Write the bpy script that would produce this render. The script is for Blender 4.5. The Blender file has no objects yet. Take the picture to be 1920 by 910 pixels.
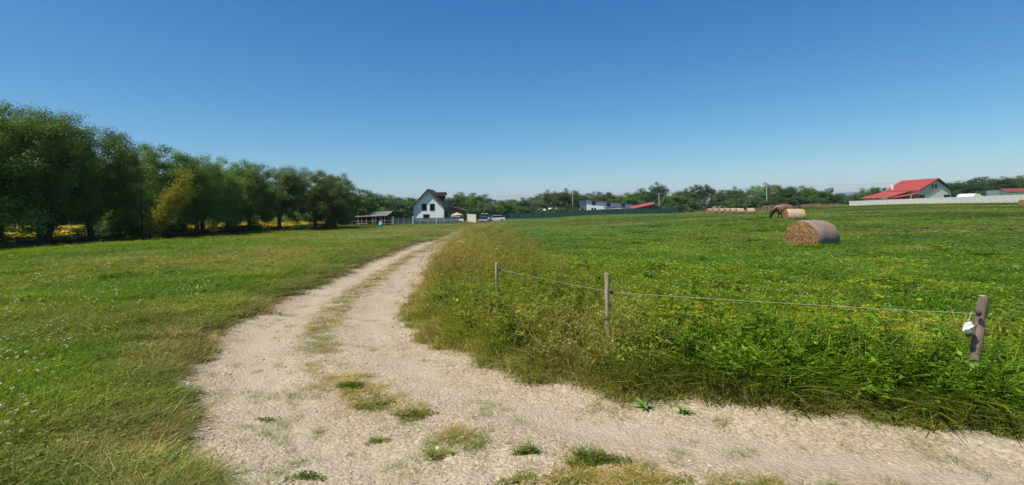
import bpy, bmesh, math, random
import numpy as np
from mathutils import Vector, Matrix

random.seed(7)
RNG = np.random.default_rng(11)
SC = bpy.context.scene
COL = SC.collection
R = math.radians

# ------------------------------------------------------------------ camera
CAM_H = 1.6
cd = bpy.data.cameras.new("camera")
cd.sensor_width = 36.0
cd.lens = 18.75
cd.shift_y = -65.0 / 1920.0
cd.clip_start = 0.05
cd.clip_end = 30000.0
cam = bpy.data.objects.new("camera", cd)
COL.objects.link(cam)
cam.matrix_world = (Matrix.Translation((0, 0, CAM_H)) @ Matrix.Rotation(R(90), 4, 'X')
                    @ Matrix.Rotation(R(-1.0), 4, 'Z'))
SC.camera = cam

# ------------------------------------------------------------------ sky and sun
SUN = Vector((-1.7, -1.0, 3.1)).normalized()          # towards the sun
w = bpy.data.worlds.new("World")
SC.world = w
w.use_nodes = True
nt = w.node_tree
nt.nodes.clear()
wo = nt.nodes.new('ShaderNodeOutputWorld')
bg = nt.nodes.new('ShaderNodeBackground')
sky = nt.nodes.new('ShaderNodeTexSky')
sky.sky_type = 'NISHITA'
sky.sun_disc = False
sky.sun_elevation = math.asin(SUN.z)
sky.sun_rotation = math.atan2(SUN.x, SUN.y)
sky.altitude = 700.0
sky.air_density = 1.0
sky.dust_density = 0.35
sky.ozone_density = 3.2
bg.inputs['Strength'].default_value = 0.1
# a deeper, clearer blue than the raw sky model: one response curve per channel, the same in every direction
sep = nt.nodes.new('ShaderNodeSeparateColor'); cmb = nt.nodes.new('ShaderNodeCombineColor')
nt.links.new(sky.outputs[0], sep.inputs[0])
SKYP = ((1.6, .95), (1.15, .88), (.75, .82))     # power, gain
for i_, (p_, g_) in enumerate(SKYP):
    m1 = nt.nodes.new('ShaderNodeMath'); m1.operation = 'MULTIPLY'; m1.inputs[1].default_value = .1
    m2 = nt.nodes.new('ShaderNodeMath'); m2.operation = 'POWER'; m2.inputs[1].default_value = p_
    m3 = nt.nodes.new('ShaderNodeMath'); m3.operation = 'MULTIPLY'; m3.inputs[1].default_value = g_ * 10
    nt.links.new(sep.outputs[i_], m1.inputs[0]); nt.links.new(m1.outputs[0], m2.inputs[0])
    nt.links.new(m2.outputs[0], m3.inputs[0]); nt.links.new(m3.outputs[0], cmb.inputs[i_])
nt.links.new(cmb.outputs[0], bg.inputs['Color'])
nt.links.new(bg.outputs[0], wo.inputs[0])

sd = bpy.data.lights.new("sun", 'SUN')
sd.energy = 4.8
sd.angle = R(0.5)
sd.color = (1.0, 0.95, 0.86)
so = bpy.data.objects.new("sun", sd)
COL.objects.link(so)
so.rotation_euler = (-SUN).to_track_quat('-Z', 'Y').to_euler()

SC.view_settings.view_transform = 'Standard'
SC.view_settings.look = 'None'
SC.view_settings.gamma = 1.0
SC.view_settings.exposure = 0.3
SC.cycles.max_bounces = 8
SC.cycles.transparent_max_bounces = 12
SC.cycles.volume_bounces = 0

# ------------------------------------------------------------------ noise, terrain, road
def _hash(ix, iy, seed):
    h = (ix.astype(np.int64) * 374761393 + iy.astype(np.int64) * 668265263 + seed * 974634777) & 0xffffffff
    h = ((h ^ (h >> 13)) * 1274126177) & 0xffffffff
    h = (h ^ (h >> 16)) & 0xffffffff
    return h.astype(np.float64) / 4294967295.0

def vnoise(x, y, scale, seed=0):
    x = np.asarray(x, float) / scale
    y = np.asarray(y, float) / scale
    ix = np.floor(x); iy = np.floor(y)
    fx = x - ix; fy = y - iy
    fx = fx * fx * (3 - 2 * fx); fy = fy * fy * (3 - 2 * fy)
    a = _hash(ix, iy, seed); b = _hash(ix + 1, iy, seed)
    c = _hash(ix, iy + 1, seed); d = _hash(ix + 1, iy + 1, seed)
    return (a * (1 - fx) + b * fx) * (1 - fy) + (c * (1 - fx) + d * fx) * fy

def fbm(x, y, scale, seed=0, octv=3):
    s = 0; amp = 1; tot = 0
    for k in range(octv):
        s = s + amp * vnoise(x, y, scale / (2.03 ** k), seed + 17 * k)
        tot += amp; amp *= 0.55
    return s / tot

def sstep(a, b, x):
    t = np.clip((x - a) / (b - a), 0, 1)
    return t * t * (3 - 2 * t)

CTRL = np.array([
    (0, 0, 0), (0, 4, 0), (-4, 4, 0), (4, 4, 0), (-6, 9, 0), (6, 9, 0), (0, 12, -.02), (-12, 14, -.05), (12, 14, -.15),
    (0, -10, 0), (-12, 0, 0), (12, 0, 0), (-4, 20, -.1), (-4, 26, -.2), (12, 22, -.35), (-18, 25, -.2),
    (-32, 33, -.35), (-30, 54, -.55), (-29, 80, -.95), (-5, 44, -.55), (-6.3, 71, -1.0), (-7, 105, -1.5),
    (-19, 125, -1.5), (-25, 95, -1.3), (-1, 150, -1.6), (46, 150, -.95), (26, 50, -.05), (30, 48, -.1), (38, 100, -.3),
    (45, 100, -.25), (20, 80, -.5), (107, 170, .3), (101, 105, .8), (131, 165, 1.1), (85, 90, .35), (60, 60, .2),
    (-60, 45, -.8), (-90, 70, -1.1), (-60, 90, -1.2), (-120, 30, -1), (60, 10, .2), (-60, -60, 0), (60, -60, 0),
    (0, 260, -2), (80, 260, -.6), (-120, 260, -2), (220, 260, 1.5), (300, 100, 1.5), (0, 900, -1), (900, 300, 2), (-900, 300, -1),
    (0, -400, 0), (-400, 0, -1)], float)

def _warp(x, y):
    r = np.hypot(x, y) + 1e-6
    k = np.log1p(r / 12.0) / r
    return x * k, y * k

CW = np.stack(_warp(CTRL[:, 0], CTRL[:, 1]), 1)

def hill(x, y):
    x = np.asarray(x, float); y = np.asarray(y, float)
    wx, wy = _warp(x, y)
    num = np.zeros_like(wx); den = np.zeros_like(wx)
    for (cx, cy), cz in zip(CW, CTRL[:, 2]):
        q = 1.0 / ((wx - cx) ** 2 + (wy - cy) ** 2 + 0.012) ** 2
        num += q * cz; den += q
    return num / den

ROAD = np.array([(-5.5, 140), (-7, 105), (-6.3, 71), (-5.2, 50), (-4.55, 36), (-4.1, 26), (-3.8, 18.5), (-3.4, 12.9), (-3.05, 9.4),
                 (-2.72, 7.3), (-2.22, 6.0), (-1.62, 5.0), (-1.05, 4.3), (-.45, 3.8), (.1, 3.42), (.6, 3.15),
                 (1.32, 2.85), (2.2, 2.55), (3.3, 2.3), (6, 1.9), (12, 1.2), (30, -1), (70, -6), (160, -10)], float)

def _smooth(P, n=2):
    for _ in range(n):
        Q = [P[0]]
        for a, b in zip(P[:-1], P[1:]):
            Q += [a * .75 + b * .25, a * .25 + b * .75]
        Q.append(P[-1])
        P = np.array(Q)
    return P
ROADS = _smooth(ROAD, 2)

def road_s(x, y):
    """signed distance to the road's centre line; positive on the inner (right-hand field) side"""
    x = np.asarray(x, float); y = np.asarray(y, float)
    best = np.full(x.shape, 1e18); sg = np.zeros(x.shape)
    for a, b in zip(ROADS[:-1], ROADS[1:]):
        d = b - a; L2 = d @ d
        t = np.clip(((x - a[0]) * d[0] + (y - a[1]) * d[1]) / L2, 0, 1)
        qx = x - a[0] - t * d[0]; qy = y - a[1] - t * d[1]
        dd = qx * qx + qy * qy
        m = dd < best
        best = np.where(m, dd, best)
        sg = np.where(m, np.sign(d[0] * qy - d[1] * qx), sg)
    return np.sqrt(best) * sg

HALF = 1.2
def edge_noise(x, y):
    return (fbm(x, y, 0.5, 5, 4) - .5) * .62 + (vnoise(x, y, 2.2, 9) - .5) * .25

def road_e(x, y, s=None):
    if s is None: s = road_s(x, y)
    return np.abs(s) - HALF - np.where(s > 0, .08, .24 * np.exp(-((x + 1.6) ** 2 + (y - 2.9) ** 2) / .9)) + edge_noise(x, y)       # <0 on the road

def median_w(x, y, s):
    n = fbm(x, y, 0.42, 31, 3)
    r = np.hypot(x, y)
    thr = .50 - .34 * sstep(5.8, 8.5, r)
    return sstep(.31, .06, np.abs(s - .02)) * sstep(thr, thr + .13, n)

def height(x, y, s=None, detail=True):
    x = np.asarray(x, float); y = np.asarray(y, float)
    if s is None: s = road_s(x, y)
    z = hill(x, y)
    e = np.abs(s) - HALF
    r = np.hypot(x, y)
    on = sstep(.25, -.25, e)
    z = z - .035 * on * np.exp(-((np.abs(s) - .68) / .33) ** 2) - .02 * on
    z = z + .05 * sstep(0, .5, e) * sstep(60, 20, r)
    if detail:
        fade = sstep(60, 12, r)
        z = z + (fbm(x, y, .9, 3, 3) - .5) * .07 * fade
        rough = sstep(12, 4, r)
        z = z + rough * on * ((fbm(x, y, .16, 8, 3) - .5) * .028 + np.maximum(vnoise(x, y, .05, 12) - .55, 0) * .022)
        z = z + rough * (1 - on) * (fbm(x, y, .22, 14, 2) - .5) * .04
        big = sstep(20, 60, r)
        z = z + big * (fbm(x, y, 14, 21, 2) - .5) * .25
    return z

def gz(x, y):
    return float(height(np.array([x]), np.array([y]))[0])

def gx(px, d):
    return (px - 960.0) * d / 1000.0

def zabs(px, py, d):
    """height above datum of a point seen at that bearing, row and distance"""
    yh = 390.0 - (px - 960.0) * math.tan(R(1.0))
    return CAM_H + (yh - py) * d / 1000.0

# ------------------------------------------------------------------ helpers
def tag(o, label=None, cat=None, group=None, kind=None):
    if label: o['label'] = label
    if cat: o['category'] = cat
    if group: o['group'] = group
    if kind: o['kind'] = kind
    return o

def empty(name, loc, rz=0.0, label=None, cat=None, group=None):
    o = bpy.data.objects.new(name, None)
    o.empty_display_size = .3
    o.location = loc; o.rotation_euler = (0, 0, rz)
    COL.objects.link(o)
    return tag(o, label, cat, group)

def link(name, me, parent=None, mat=None, loc=None, rot=None, scale=None):
    if mat is not None and len(me.materials) == 0:
        me.materials.append(mat)
    o = bpy.data.objects.new(name, me)
    COL.objects.link(o)
    if parent is not None: o.parent = parent
    if loc is not None: o.location = loc
    if rot is not None: o.rotation_euler = rot
    if scale is not None: o.scale = scale
    return o

def copy_tree(o, parent=None):
    c = o.copy(); COL.objects.link(c); c.parent = parent
    for ch in list(o.children): copy_tree(ch, c)
    return c

def np_mesh(name, V, F, cols=None, smooth=False):
    """V (n,3); F list of (m,k) int arrays"""
    me = bpy.data.meshes.new(name)
    V = np.asarray(V, np.float32)
    me.vertices.add(len(V)); me.vertices.foreach_set('co', V.ravel())
    F = [np.asarray(f, np.int32) for f in F if len(f)]
    nl = sum(f.size for f in F); nf = sum(len(f) for f in F)
    me.loops.add(nl); me.polygons.add(nf)
    me.loops.foreach_set('vertex_index', np.concatenate([f.ravel() for f in F]))
    tot = np.concatenate([np.full(len(f), f.shape[1], np.int32) for f in F])
    st = np.concatenate([[0], np.cumsum(tot)[:-1]]).astype(np.int32)
    me.polygons.foreach_set('loop_start', st)
    me.polygons.foreach_set('loop_total', tot)
    if smooth: me.polygons.foreach_set('use_smooth', np.ones(nf, bool))
    me.update(calc_edges=True)
    if cols is not None:
        a = me.color_attributes.new('col', 'FLOAT_COLOR', 'POINT')
        c = np.ones((len(V), 4), np.float32); c[:, :3] = cols
        a.data.foreach_set('color', c.ravel())
    return me

class MB:
    """collects shapes into one mesh"""
    def __init__(self): self.bm = bmesh.new()
    def box(self, c, s, rot=None):
        g = bmesh.ops.create_cube(self.bm, size=1.0)['verts']
        M = Matrix.Translation(c) @ (rot.to_4x4() if rot is not None else Matrix.Identity(4)) @ Matrix.Diagonal((s[0], s[1], s[2], 1))
        bmesh.ops.transform(self.bm, matrix=M, verts=g); return self
    def b2(self, x0, x1, y0, y1, z0, z1):
        return self.box(((x0 + x1) / 2, (y0 + y1) / 2, (z0 + z1) / 2), (abs(x1 - x0), abs(y1 - y0), abs(z1 - z0)))
    def slab(self, pts, t, n=None):
        """polygon pts (3D) given thickness t along its normal (or n)"""
        P = [Vector(p) for p in pts]
        if n is None:
            n = (P[1] - P[0]).cross(P[2] - P[0]).normalized()
        n = Vector(n)
        a = [self.bm.verts.new(p) for p in P]; b = [self.bm.verts.new(p + n * t) for p in P]
        k = len(P)
        self.bm.faces.new(a[::-1]); self.bm.faces.new(b)
        for i in range(k):
            self.bm.faces.new((a[i], a[(i + 1) % k], b[(i + 1) % k], b[i]))
        return self
    def tube(self, pts, rad, seg=8, cap=True):
        pts = [Vector(p) for p in pts]
        if not hasattr(rad, '__len__'): rad = [rad] * len(pts)
        rings = []
        ref = Vector((0.13, 0.97, 0.2))
        for i, p in enumerate(pts):
            d = (pts[min(i + 1, len(pts) - 1)] - pts[max(i - 1, 0)]).normalized()
            u = d.cross(ref)
            if u.length < .1: u = d.cross(Vector((1, 0, 0)))
            u.normalize(); v = d.cross(u)
            rings.append([self.bm.verts.new(p + (u * math.cos(2 * math.pi * k / seg) + v * math.sin(2 * math.pi * k / seg)) * rad[i]) for k in range(seg)])
        for a, b in zip(rings[:-1], rings[1:]):
            for k in range(seg):
                self.bm.faces.new((a[k], a[(k + 1) % seg], b[(k + 1) % seg], b[k]))
        if cap:
            self.bm.faces.new(rings[0][::-1]); self.bm.faces.new(rings[-1])
        return self
    def bevel(self, w_):
        bmesh.ops.bevel(self.bm, geom=self.bm.edges[:], offset=w_, segments=1, affect='EDGES'); return self
    def jitter(self, a, seed=1):
        r = random.Random(seed)
        for v in self.bm.verts: v.co += Vector((r.uniform(-a, a), r.uniform(-a, a), r.uniform(-a, a)))
        return self
    def mesh(self, name, smooth=False):
        bmesh.ops.recalc_face_normals(self.bm, faces=self.bm.faces[:])
        me = bpy.data.meshes.new(name); self.bm.to_mesh(me); self.bm.free()
        if smooth:
            me.polygons.foreach_set('use_smooth', np.ones(len(me.polygons), bool))
        return me
    def build(self, name, mat, parent=None, smooth=False, **k):
        return link(name, self.mesh(name, smooth), parent, mat, **k)

# ------------------------------------------------------------------ materials
def mat_base(name):
    m = bpy.data.materials.new(name); m.use_nodes = True
    n = m.node_tree.nodes; l = m.node_tree.links
    b = n['Principled BSDF']
    return m, n, l, b

def mixc(n, l, a, b, fac, mode='MIX'):
    x = n.new('ShaderNodeMix'); x.data_type = 'RGBA'; x.blend_type = mode
    for sock, v in ((x.inputs[0], fac), (x.inputs[6], a), (x.inputs[7], b)):
        if hasattr(v, 'links'): l.new(v, sock)
        elif isinstance(v, (int, float)): sock.default_value = v if sock.type == 'VALUE' else (v, v, v, 1)
        else: sock.default_value = (*v[:3], 1)
    return x.outputs[2]

def ramp(n, l, src, p0, p1, c0=(0, 0, 0), c1=(1, 1, 1)):
    r = n.new('ShaderNodeValToRGB')
    r.color_ramp.elements[0].position = p0; r.color_ramp.elements[0].color = (*c0, 1)
    r.color_ramp.elements[1].position = p1; r.color_ramp.elements[1].color = (*c1, 1)
    l.new(src, r.inputs[0]); return r.outputs[0]

def surf(name, col, rough=.8, var=.25, scale=3.0, bump=.15, bscale=None, metal=0.0, stretch=None, dirt=None):
    m, n, l, b = mat_base(name)
    tc = n.new('ShaderNodeTexCoord'); src = tc.outputs['Object']
    if stretch:
        mp = n.new('ShaderNodeMapping'); mp.inputs['Scale'].default_value = stretch
        l.new(src, mp.inputs[0]); src = mp.outputs[0]
    nz = n.new('ShaderNodeTexNoise'); nz.inputs['Scale'].default_value = scale; nz.inputs['Detail'].default_value = 6
    l.new(src, nz.inputs['Vector'])
    lo = tuple(c * (1 - var) for c in col); hi = tuple(min(1, c * (1 + var)) for c in col)
    c = ramp(n, l, nz.outputs[0], .3, .7, lo, hi)
    if dirt:
        n2 = n.new('ShaderNodeTexNoise'); n2.inputs['Scale'].default_value = scale * .35; n2.inputs['Detail'].default_value = 8
        l.new(tc.outputs['Object'], n2.inputs['Vector'])
        c = mixc(n, l, c, dirt, ramp(n, l, n2.outputs[0], .5, .75))
    l.new(c, b.inputs['Base Color'])
    b.inputs['Roughness'].default_value = rough; b.inputs['Metallic'].default_value = metal
    if bump:
        bp = n.new('ShaderNodeBump'); bp.inputs['Strength'].default_value = bump; bp.inputs['Distance'].default_value = .02
        nb = n.new('ShaderNodeTexNoise'); nb.inputs['Scale'].default_value = bscale or scale * 6; nb.inputs['Detail'].default_value = 5
        l.new(src, nb.inputs['Vector']); l.new(nb.outputs[0], bp.inputs['Height']); l.new(bp.outputs[0], b.inputs['Normal'])
    return m

def plant_mat(name, transl=.35, rough=.6, inst=True, gain=1.0, hue=True):
    """colour = instance tint x per-blade mesh colour, thin translucent leaf"""
    m, n, l, b = mat_base(name)
    va = n.new('ShaderNodeAttribute'); va.attribute_name = 'col'; va.attribute_type = 'GEOMETRY'
    c = va.outputs['Color']
    if inst:
        ia = n.new('ShaderNodeAttribute'); ia.attribute_name = 'tint'; ia.attribute_type = 'INSTANCER'
        c = mixc(n, l, c, ia.outputs['Color'], 1.0, 'MULTIPLY')
    if gain != 1.0:
        c = mixc(n, l, c, (gain, gain, gain), 1.0, 'MULTIPLY')
    l.new(c, b.inputs['Base Color'])
    b.inputs['Roughness'].default_value = rough
    b.inputs['Specular IOR Level'].default_value = .08
    if transl:
        tr = n.new('ShaderNodeBsdfTranslucent')
        c2 = mixc(n, l, c, (1.25, 1.2, .4), 1.0, 'MULTIPLY')
        l.new(c2, tr.inputs[0])
        mx = n.new('ShaderNodeMixShader'); mx.inputs[0].default_value = transl
        l.new(b.outputs[0], mx.inputs[1]); l.new(tr.outputs[0], mx.inputs[2])
        l.new(mx.outputs[0], n['Material Output'].inputs[0])
    return m

def crown_mat(name, base, transl=.25):
    m, n, l, b = mat_base(name)
    va = n.new('ShaderNodeAttribute'); va.attribute_name = 'col'
    oi = n.new('ShaderNodeObjectInfo')
    c = mixc(n, l, va.outputs['Color'], base, 1.0, 'MULTIPLY')
    hv = n.new('ShaderNodeHueSaturation'); l.new(c, hv.inputs['Color'])
    mr = n.new('ShaderNodeMapRange'); mr.inputs[3].default_value = .78; mr.inputs[4].default_value = 1.45
    l.new(oi.outputs['Random'], mr.inputs[0]); l.new(mr.outputs[0], hv.inputs['Value'])
    mh = n.new('ShaderNodeMapRange'); mh.inputs[3].default_value = .495; mh.inputs[4].default_value = .52
    l.new(oi.outputs['Random'], mh.inputs[0]); l.new(mh.outputs[0], hv.inputs['Hue'])
    l.new(hv.outputs[0], b.inputs['Base Color'])
    b.inputs['Roughness'].default_value = .6; b.inputs['Specular IOR Level'].default_value = .2
    tr = n.new('ShaderNodeBsdfTranslucent')
    l.new(mixc(n, l, hv.outputs[0], (1.3, 1.2, .5), 1.0, 'MULTIPLY'), tr.inputs[0])
    mx = n.new('ShaderNodeMixShader'); mx.inputs[0].default_value = transl
    l.new(b.outputs[0], mx.inputs[1]); l.new(tr.outputs[0], mx.inputs[2])
    l.new(mx.outputs[0], n['Material Output'].inputs[0])
    return m

M = {}
M['bark'] = surf('bark', (.05, .04, .03), .95, .4, 4, .6, 14, stretch=(1, 1, .25))
M['leafwillow'] = crown_mat('willow_leaves', (.125, .185, .034))
M['leafyellow'] = crown_mat('yellowing_leaves', (.36, .34, .04))
M['leafdark'] = crown_mat('dark_leaves', (0.068, 0.111, 0.032))
M['leafpale'] = crown_mat('pale_leaves', (0.135, 0.182, 0.074))
M['leafbright'] = crown_mat('bright_leaves', (0.101, 0.176, 0.030))
M['grass'] = plant_mat('grass_blades', rough=.42)
M['weed'] = plant_mat('weed_leaves', .3)
M['plaster'] = surf('white_plaster', (.80, .80, .77), .85, .05, 1.5, .1, dirt=(.6, .58, .52))
M['block'] = surf('bare_grey_plaster', (.52, .50, .47), .9, .12, 1.2, .2, dirt=(.42, .38, .34))
M['tilebrown'] = surf('brown_roof_tiles', (.055, .032, .027), .75, .3, 5, .3, stretch=(1, 4, 4))
M['darkwood'] = surf('dark_wood', (.035, .026, .02), .8, .3, 5, .3)
M['greywood'] = surf('weathered_wood', (.36, .29, .21), .9, .35, 6, .6, 30, stretch=(1, 1, .12), dirt=(.22, .17, .13))
M['darkpost'] = surf('brown_bark_post', (.20, .14, .10), .95, .4, 14, .8, 40, stretch=(1, 1, .15), dirt=(.30, .22, .17))
M['cutwood'] = surf('cut_wood_end', (.46, .34, .22), .9, .2, 20, .4)
M['darkglass'] = surf('dark_window_glass', (.012, .014, .016), .12, .2, 2, 0)
M['brick'] = surf('red_brown_brick', (.26, .13, .08), .9, .25, 4, .3)
M['redroof'] = surf('red_metal_roof', (.36, .06, .045), .65, .12, 1.0, .05)
M['darkredroof'] = surf('dark_red_roof', (.22, .045, .035), .6, .2, 2, .1)
M['greyroof'] = surf('grey_corrugated_sheet', (.22, .21, .19), .7, .25, 3, .1, dirt=(.14, .12, .1))
M['blackroof'] = surf('dark_grey_roof', (.04, .045, .05), .6, .2, 3, .1)
M['greennet'] = surf('green_shade_net', (.012, .06, .048), .9, .35, 2, .2, stretch=(1, 1, .3))
M['concrete'] = surf('pale_concrete', (.56, .54, .49), .9, .1, 2, .2, dirt=(.38, .35, .3))
M['pole'] = surf('concrete_pole', (.42, .40, .36), .9, .12, 2, .2)
M['cable'] = surf('black_cable', (.03, .03, .03), .6, .1, 2, 0)
M['cord'] = surf('white_electric_fence_cord', (.50, .50, .42), .8, .1, 50, .1)
M['whiteplastic'] = surf('white_plastic', (.72, .74, .72), .4, .06, 10, .05)
M['blackplastic'] = surf('black_plastic', (.02, .02, .02), .45, .1, 10, .05)
M['carwhite'] = surf('white_car_paint', (.78, .78, .78), .25, .03, 2, 0)
M['carblue'] = surf('blue_grey_car_paint', (.16, .22, .30), .25, .06, 2, 0)
M['carred'] = surf('dull_red_trim', (.30, .08, .06), .5, .1, 2, 0)
M['tyre'] = surf('black_rubber', (.02, .02, .02), .8, .1, 5, .1)
M['rim'] = surf('grey_wheel_metal', (.35, .35, .36), .35, .1, 5, 0, metal=.8)
M['lamp'] = surf('clear_headlight', (.6, .62, .65), .15, .05, 5, 0)
M['barrel'] = surf('turquoise_plastic', (.10, .42, .46), .45, .1, 3, .05)
M['canvas'] = surf('tan_canvas', (.50, .37, .23), .9, .1, 3, .1)
M['boards'] = surf('pale_boards', (.62, .55, .45), .9, .15, 3, .3, stretch=(1, 1, .2))
M['bluewall'] = surf('blue_grey_wall', (.15, .21, .23), .8, .1, 2, .1)
M['horse'] = surf('brown_horse_coat', (.10, .045, .022), .55, .35, 2.2, .05)
def coat():
    m, n, l, b = mat_base('bay_horse_coat')
    tc = n.new('ShaderNodeTexCoord'); sx = n.new('ShaderNodeSeparateXYZ'); l.new(tc.outputs['Object'], sx.inputs[0])
    nz = n.new('ShaderNodeTexNoise'); nz.inputs['Scale'].default_value = 3; l.new(tc.outputs['Object'], nz.inputs['Vector'])
    c = ramp(n, l, nz.outputs[0], .3, .7, (.13, .05, .022), (.22, .10, .05))
    for out, a0, a1 in (('Z', .98, .62), ('X', .25, .75), ('X', -1.0, -1.3)):
        mr = n.new('ShaderNodeMapRange'); mr.inputs[1].default_value = a0; mr.inputs[2].default_value = a1
        l.new(sx.outputs[out], mr.inputs[0]); c = mixc(n, l, c, (.014, .010, .008), mr.outputs[0])
    l.new(c, b.inputs['Base Color']); b.inputs['Roughness'].default_value = .5
    return m
M['horse'] = coat()
M['horsedark'] = surf('black_mane_hair', (.014, .011, .01), .7, .2, 6, .3)
M['mountain'] = surf('wooded_mountain', (.05, .07, .035), .95, .2, .002, 0)

def net_material():
    m, n, l, b = mat_base('grey_mesh_net')
    b.inputs['Base Color'].default_value = (.30, .36, .38, 1); b.inputs['Roughness'].default_value = .8
    t = n.new('ShaderNodeBsdfTransparent'); mx = n.new('ShaderNodeMixShader'); mx.inputs[0].default_value = .62
    l.new(t.outputs[0], mx.inputs[1]); l.new(b.outputs[0], mx.inputs[2]); l.new(mx.outputs[0], n['Material Output'].inputs[0])
    return m
M['net'] = net_material()

def hay_side_mat():
    m, n, l, b = mat_base('hay_wrapped_side'); b.inputs['Specular IOR Level'].default_value = .1
    tc = n.new('ShaderNodeTexCoord'); mp = n.new('ShaderNodeMapping'); mp.inputs['Scale'].default_value = (3, 26, 26)
    l.new(tc.outputs['Object'], mp.inputs[0])
    nz = n.new('ShaderNodeTexNoise'); nz.inputs['Scale'].default_value = 2.0; nz.inputs['Detail'].default_value = 8
    l.new(mp.outputs[0], nz.inputs['Vector'])
    c = ramp(n, l, nz.outputs[0], .3, .75, (.20, .135, .075), (.46, .35, .22))
    n2 = n.new('ShaderNodeTexNoise'); n2.inputs['Scale'].default_value = 2.5; n2.inputs['Detail'].default_value = 6
    l.new(tc.outputs['Object'], n2.inputs['Vector'])
    oi = n.new('ShaderNodeObjectInfo')
    c = mixc(n, l, c, (.33, .28, .245), ramp(n, l, n2.outputs[0], .35, .65))
    c = mixc(n, l, c, oi.outputs['Color'], 1.0, 'MULTIPLY')
    l.new(c, b.inputs['Base Color']); b.inputs['Roughness'].default_value = .9
    bp = n.new('ShaderNodeBump'); bp.inputs['Strength'].default_value = .8; bp.inputs['Distance'].default_value = .02
    l.new(nz.outputs[0], bp.inputs['Height']); l.new(bp.outputs[0], b.inputs['Normal'])
    return m

def hay_end_mat():
    m, n, l, b = mat_base('hay_rolled_end')
    tc = n.new('ShaderNodeTexCoord'); 
    wv = n.new('ShaderNodeTexWave'); wv.wave_type = 'RINGS'; wv.rings_direction = 'X'
    wv.inputs['Scale'].default_value = 1.6; wv.inputs['Distortion'].default_value = 14.0; wv.inputs['Detail'].default_value = 6; wv.inputs['Detail Scale'].default_value = 2.6
    l.new(tc.outputs['Object'], wv.inputs['Vector'])
    nz = n.new('ShaderNodeTexNoise'); nz.inputs['Scale'].default_value = 9; nz.inputs['Detail'].default_value = 8; nz.inputs['Distortion'].default_value = 1.2
    l.new(tc.outputs['Object'], nz.inputs['Vector'])
    mul = n.new('ShaderNodeMath'); mul.operation = 'MULTIPLY_ADD'; mul.inputs[1].default_value = .22
    l.new(wv.outputs[1], mul.inputs[0]); l.new(nz.outputs[0], mul.inputs[2])
    c = ramp(n, l, mul.outputs[0], .38, .82, (.085, .038, .015), (.36, .205, .08))
    l.new(c, b.inputs['Base Color']); b.inputs['Roughness'].default_value = .95
    bp = n.new('ShaderNodeBump'); bp.inputs['Strength'].default_value = 1.0; bp.inputs['Distance'].default_value = .05
    l.new(mul.outputs[0], bp.inputs['Height']); l.new(bp.outputs[0], b.inputs['Normal'])
    return m
M['hayside'] = hay_side_mat(); M['hayend'] = hay_end_mat()

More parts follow.
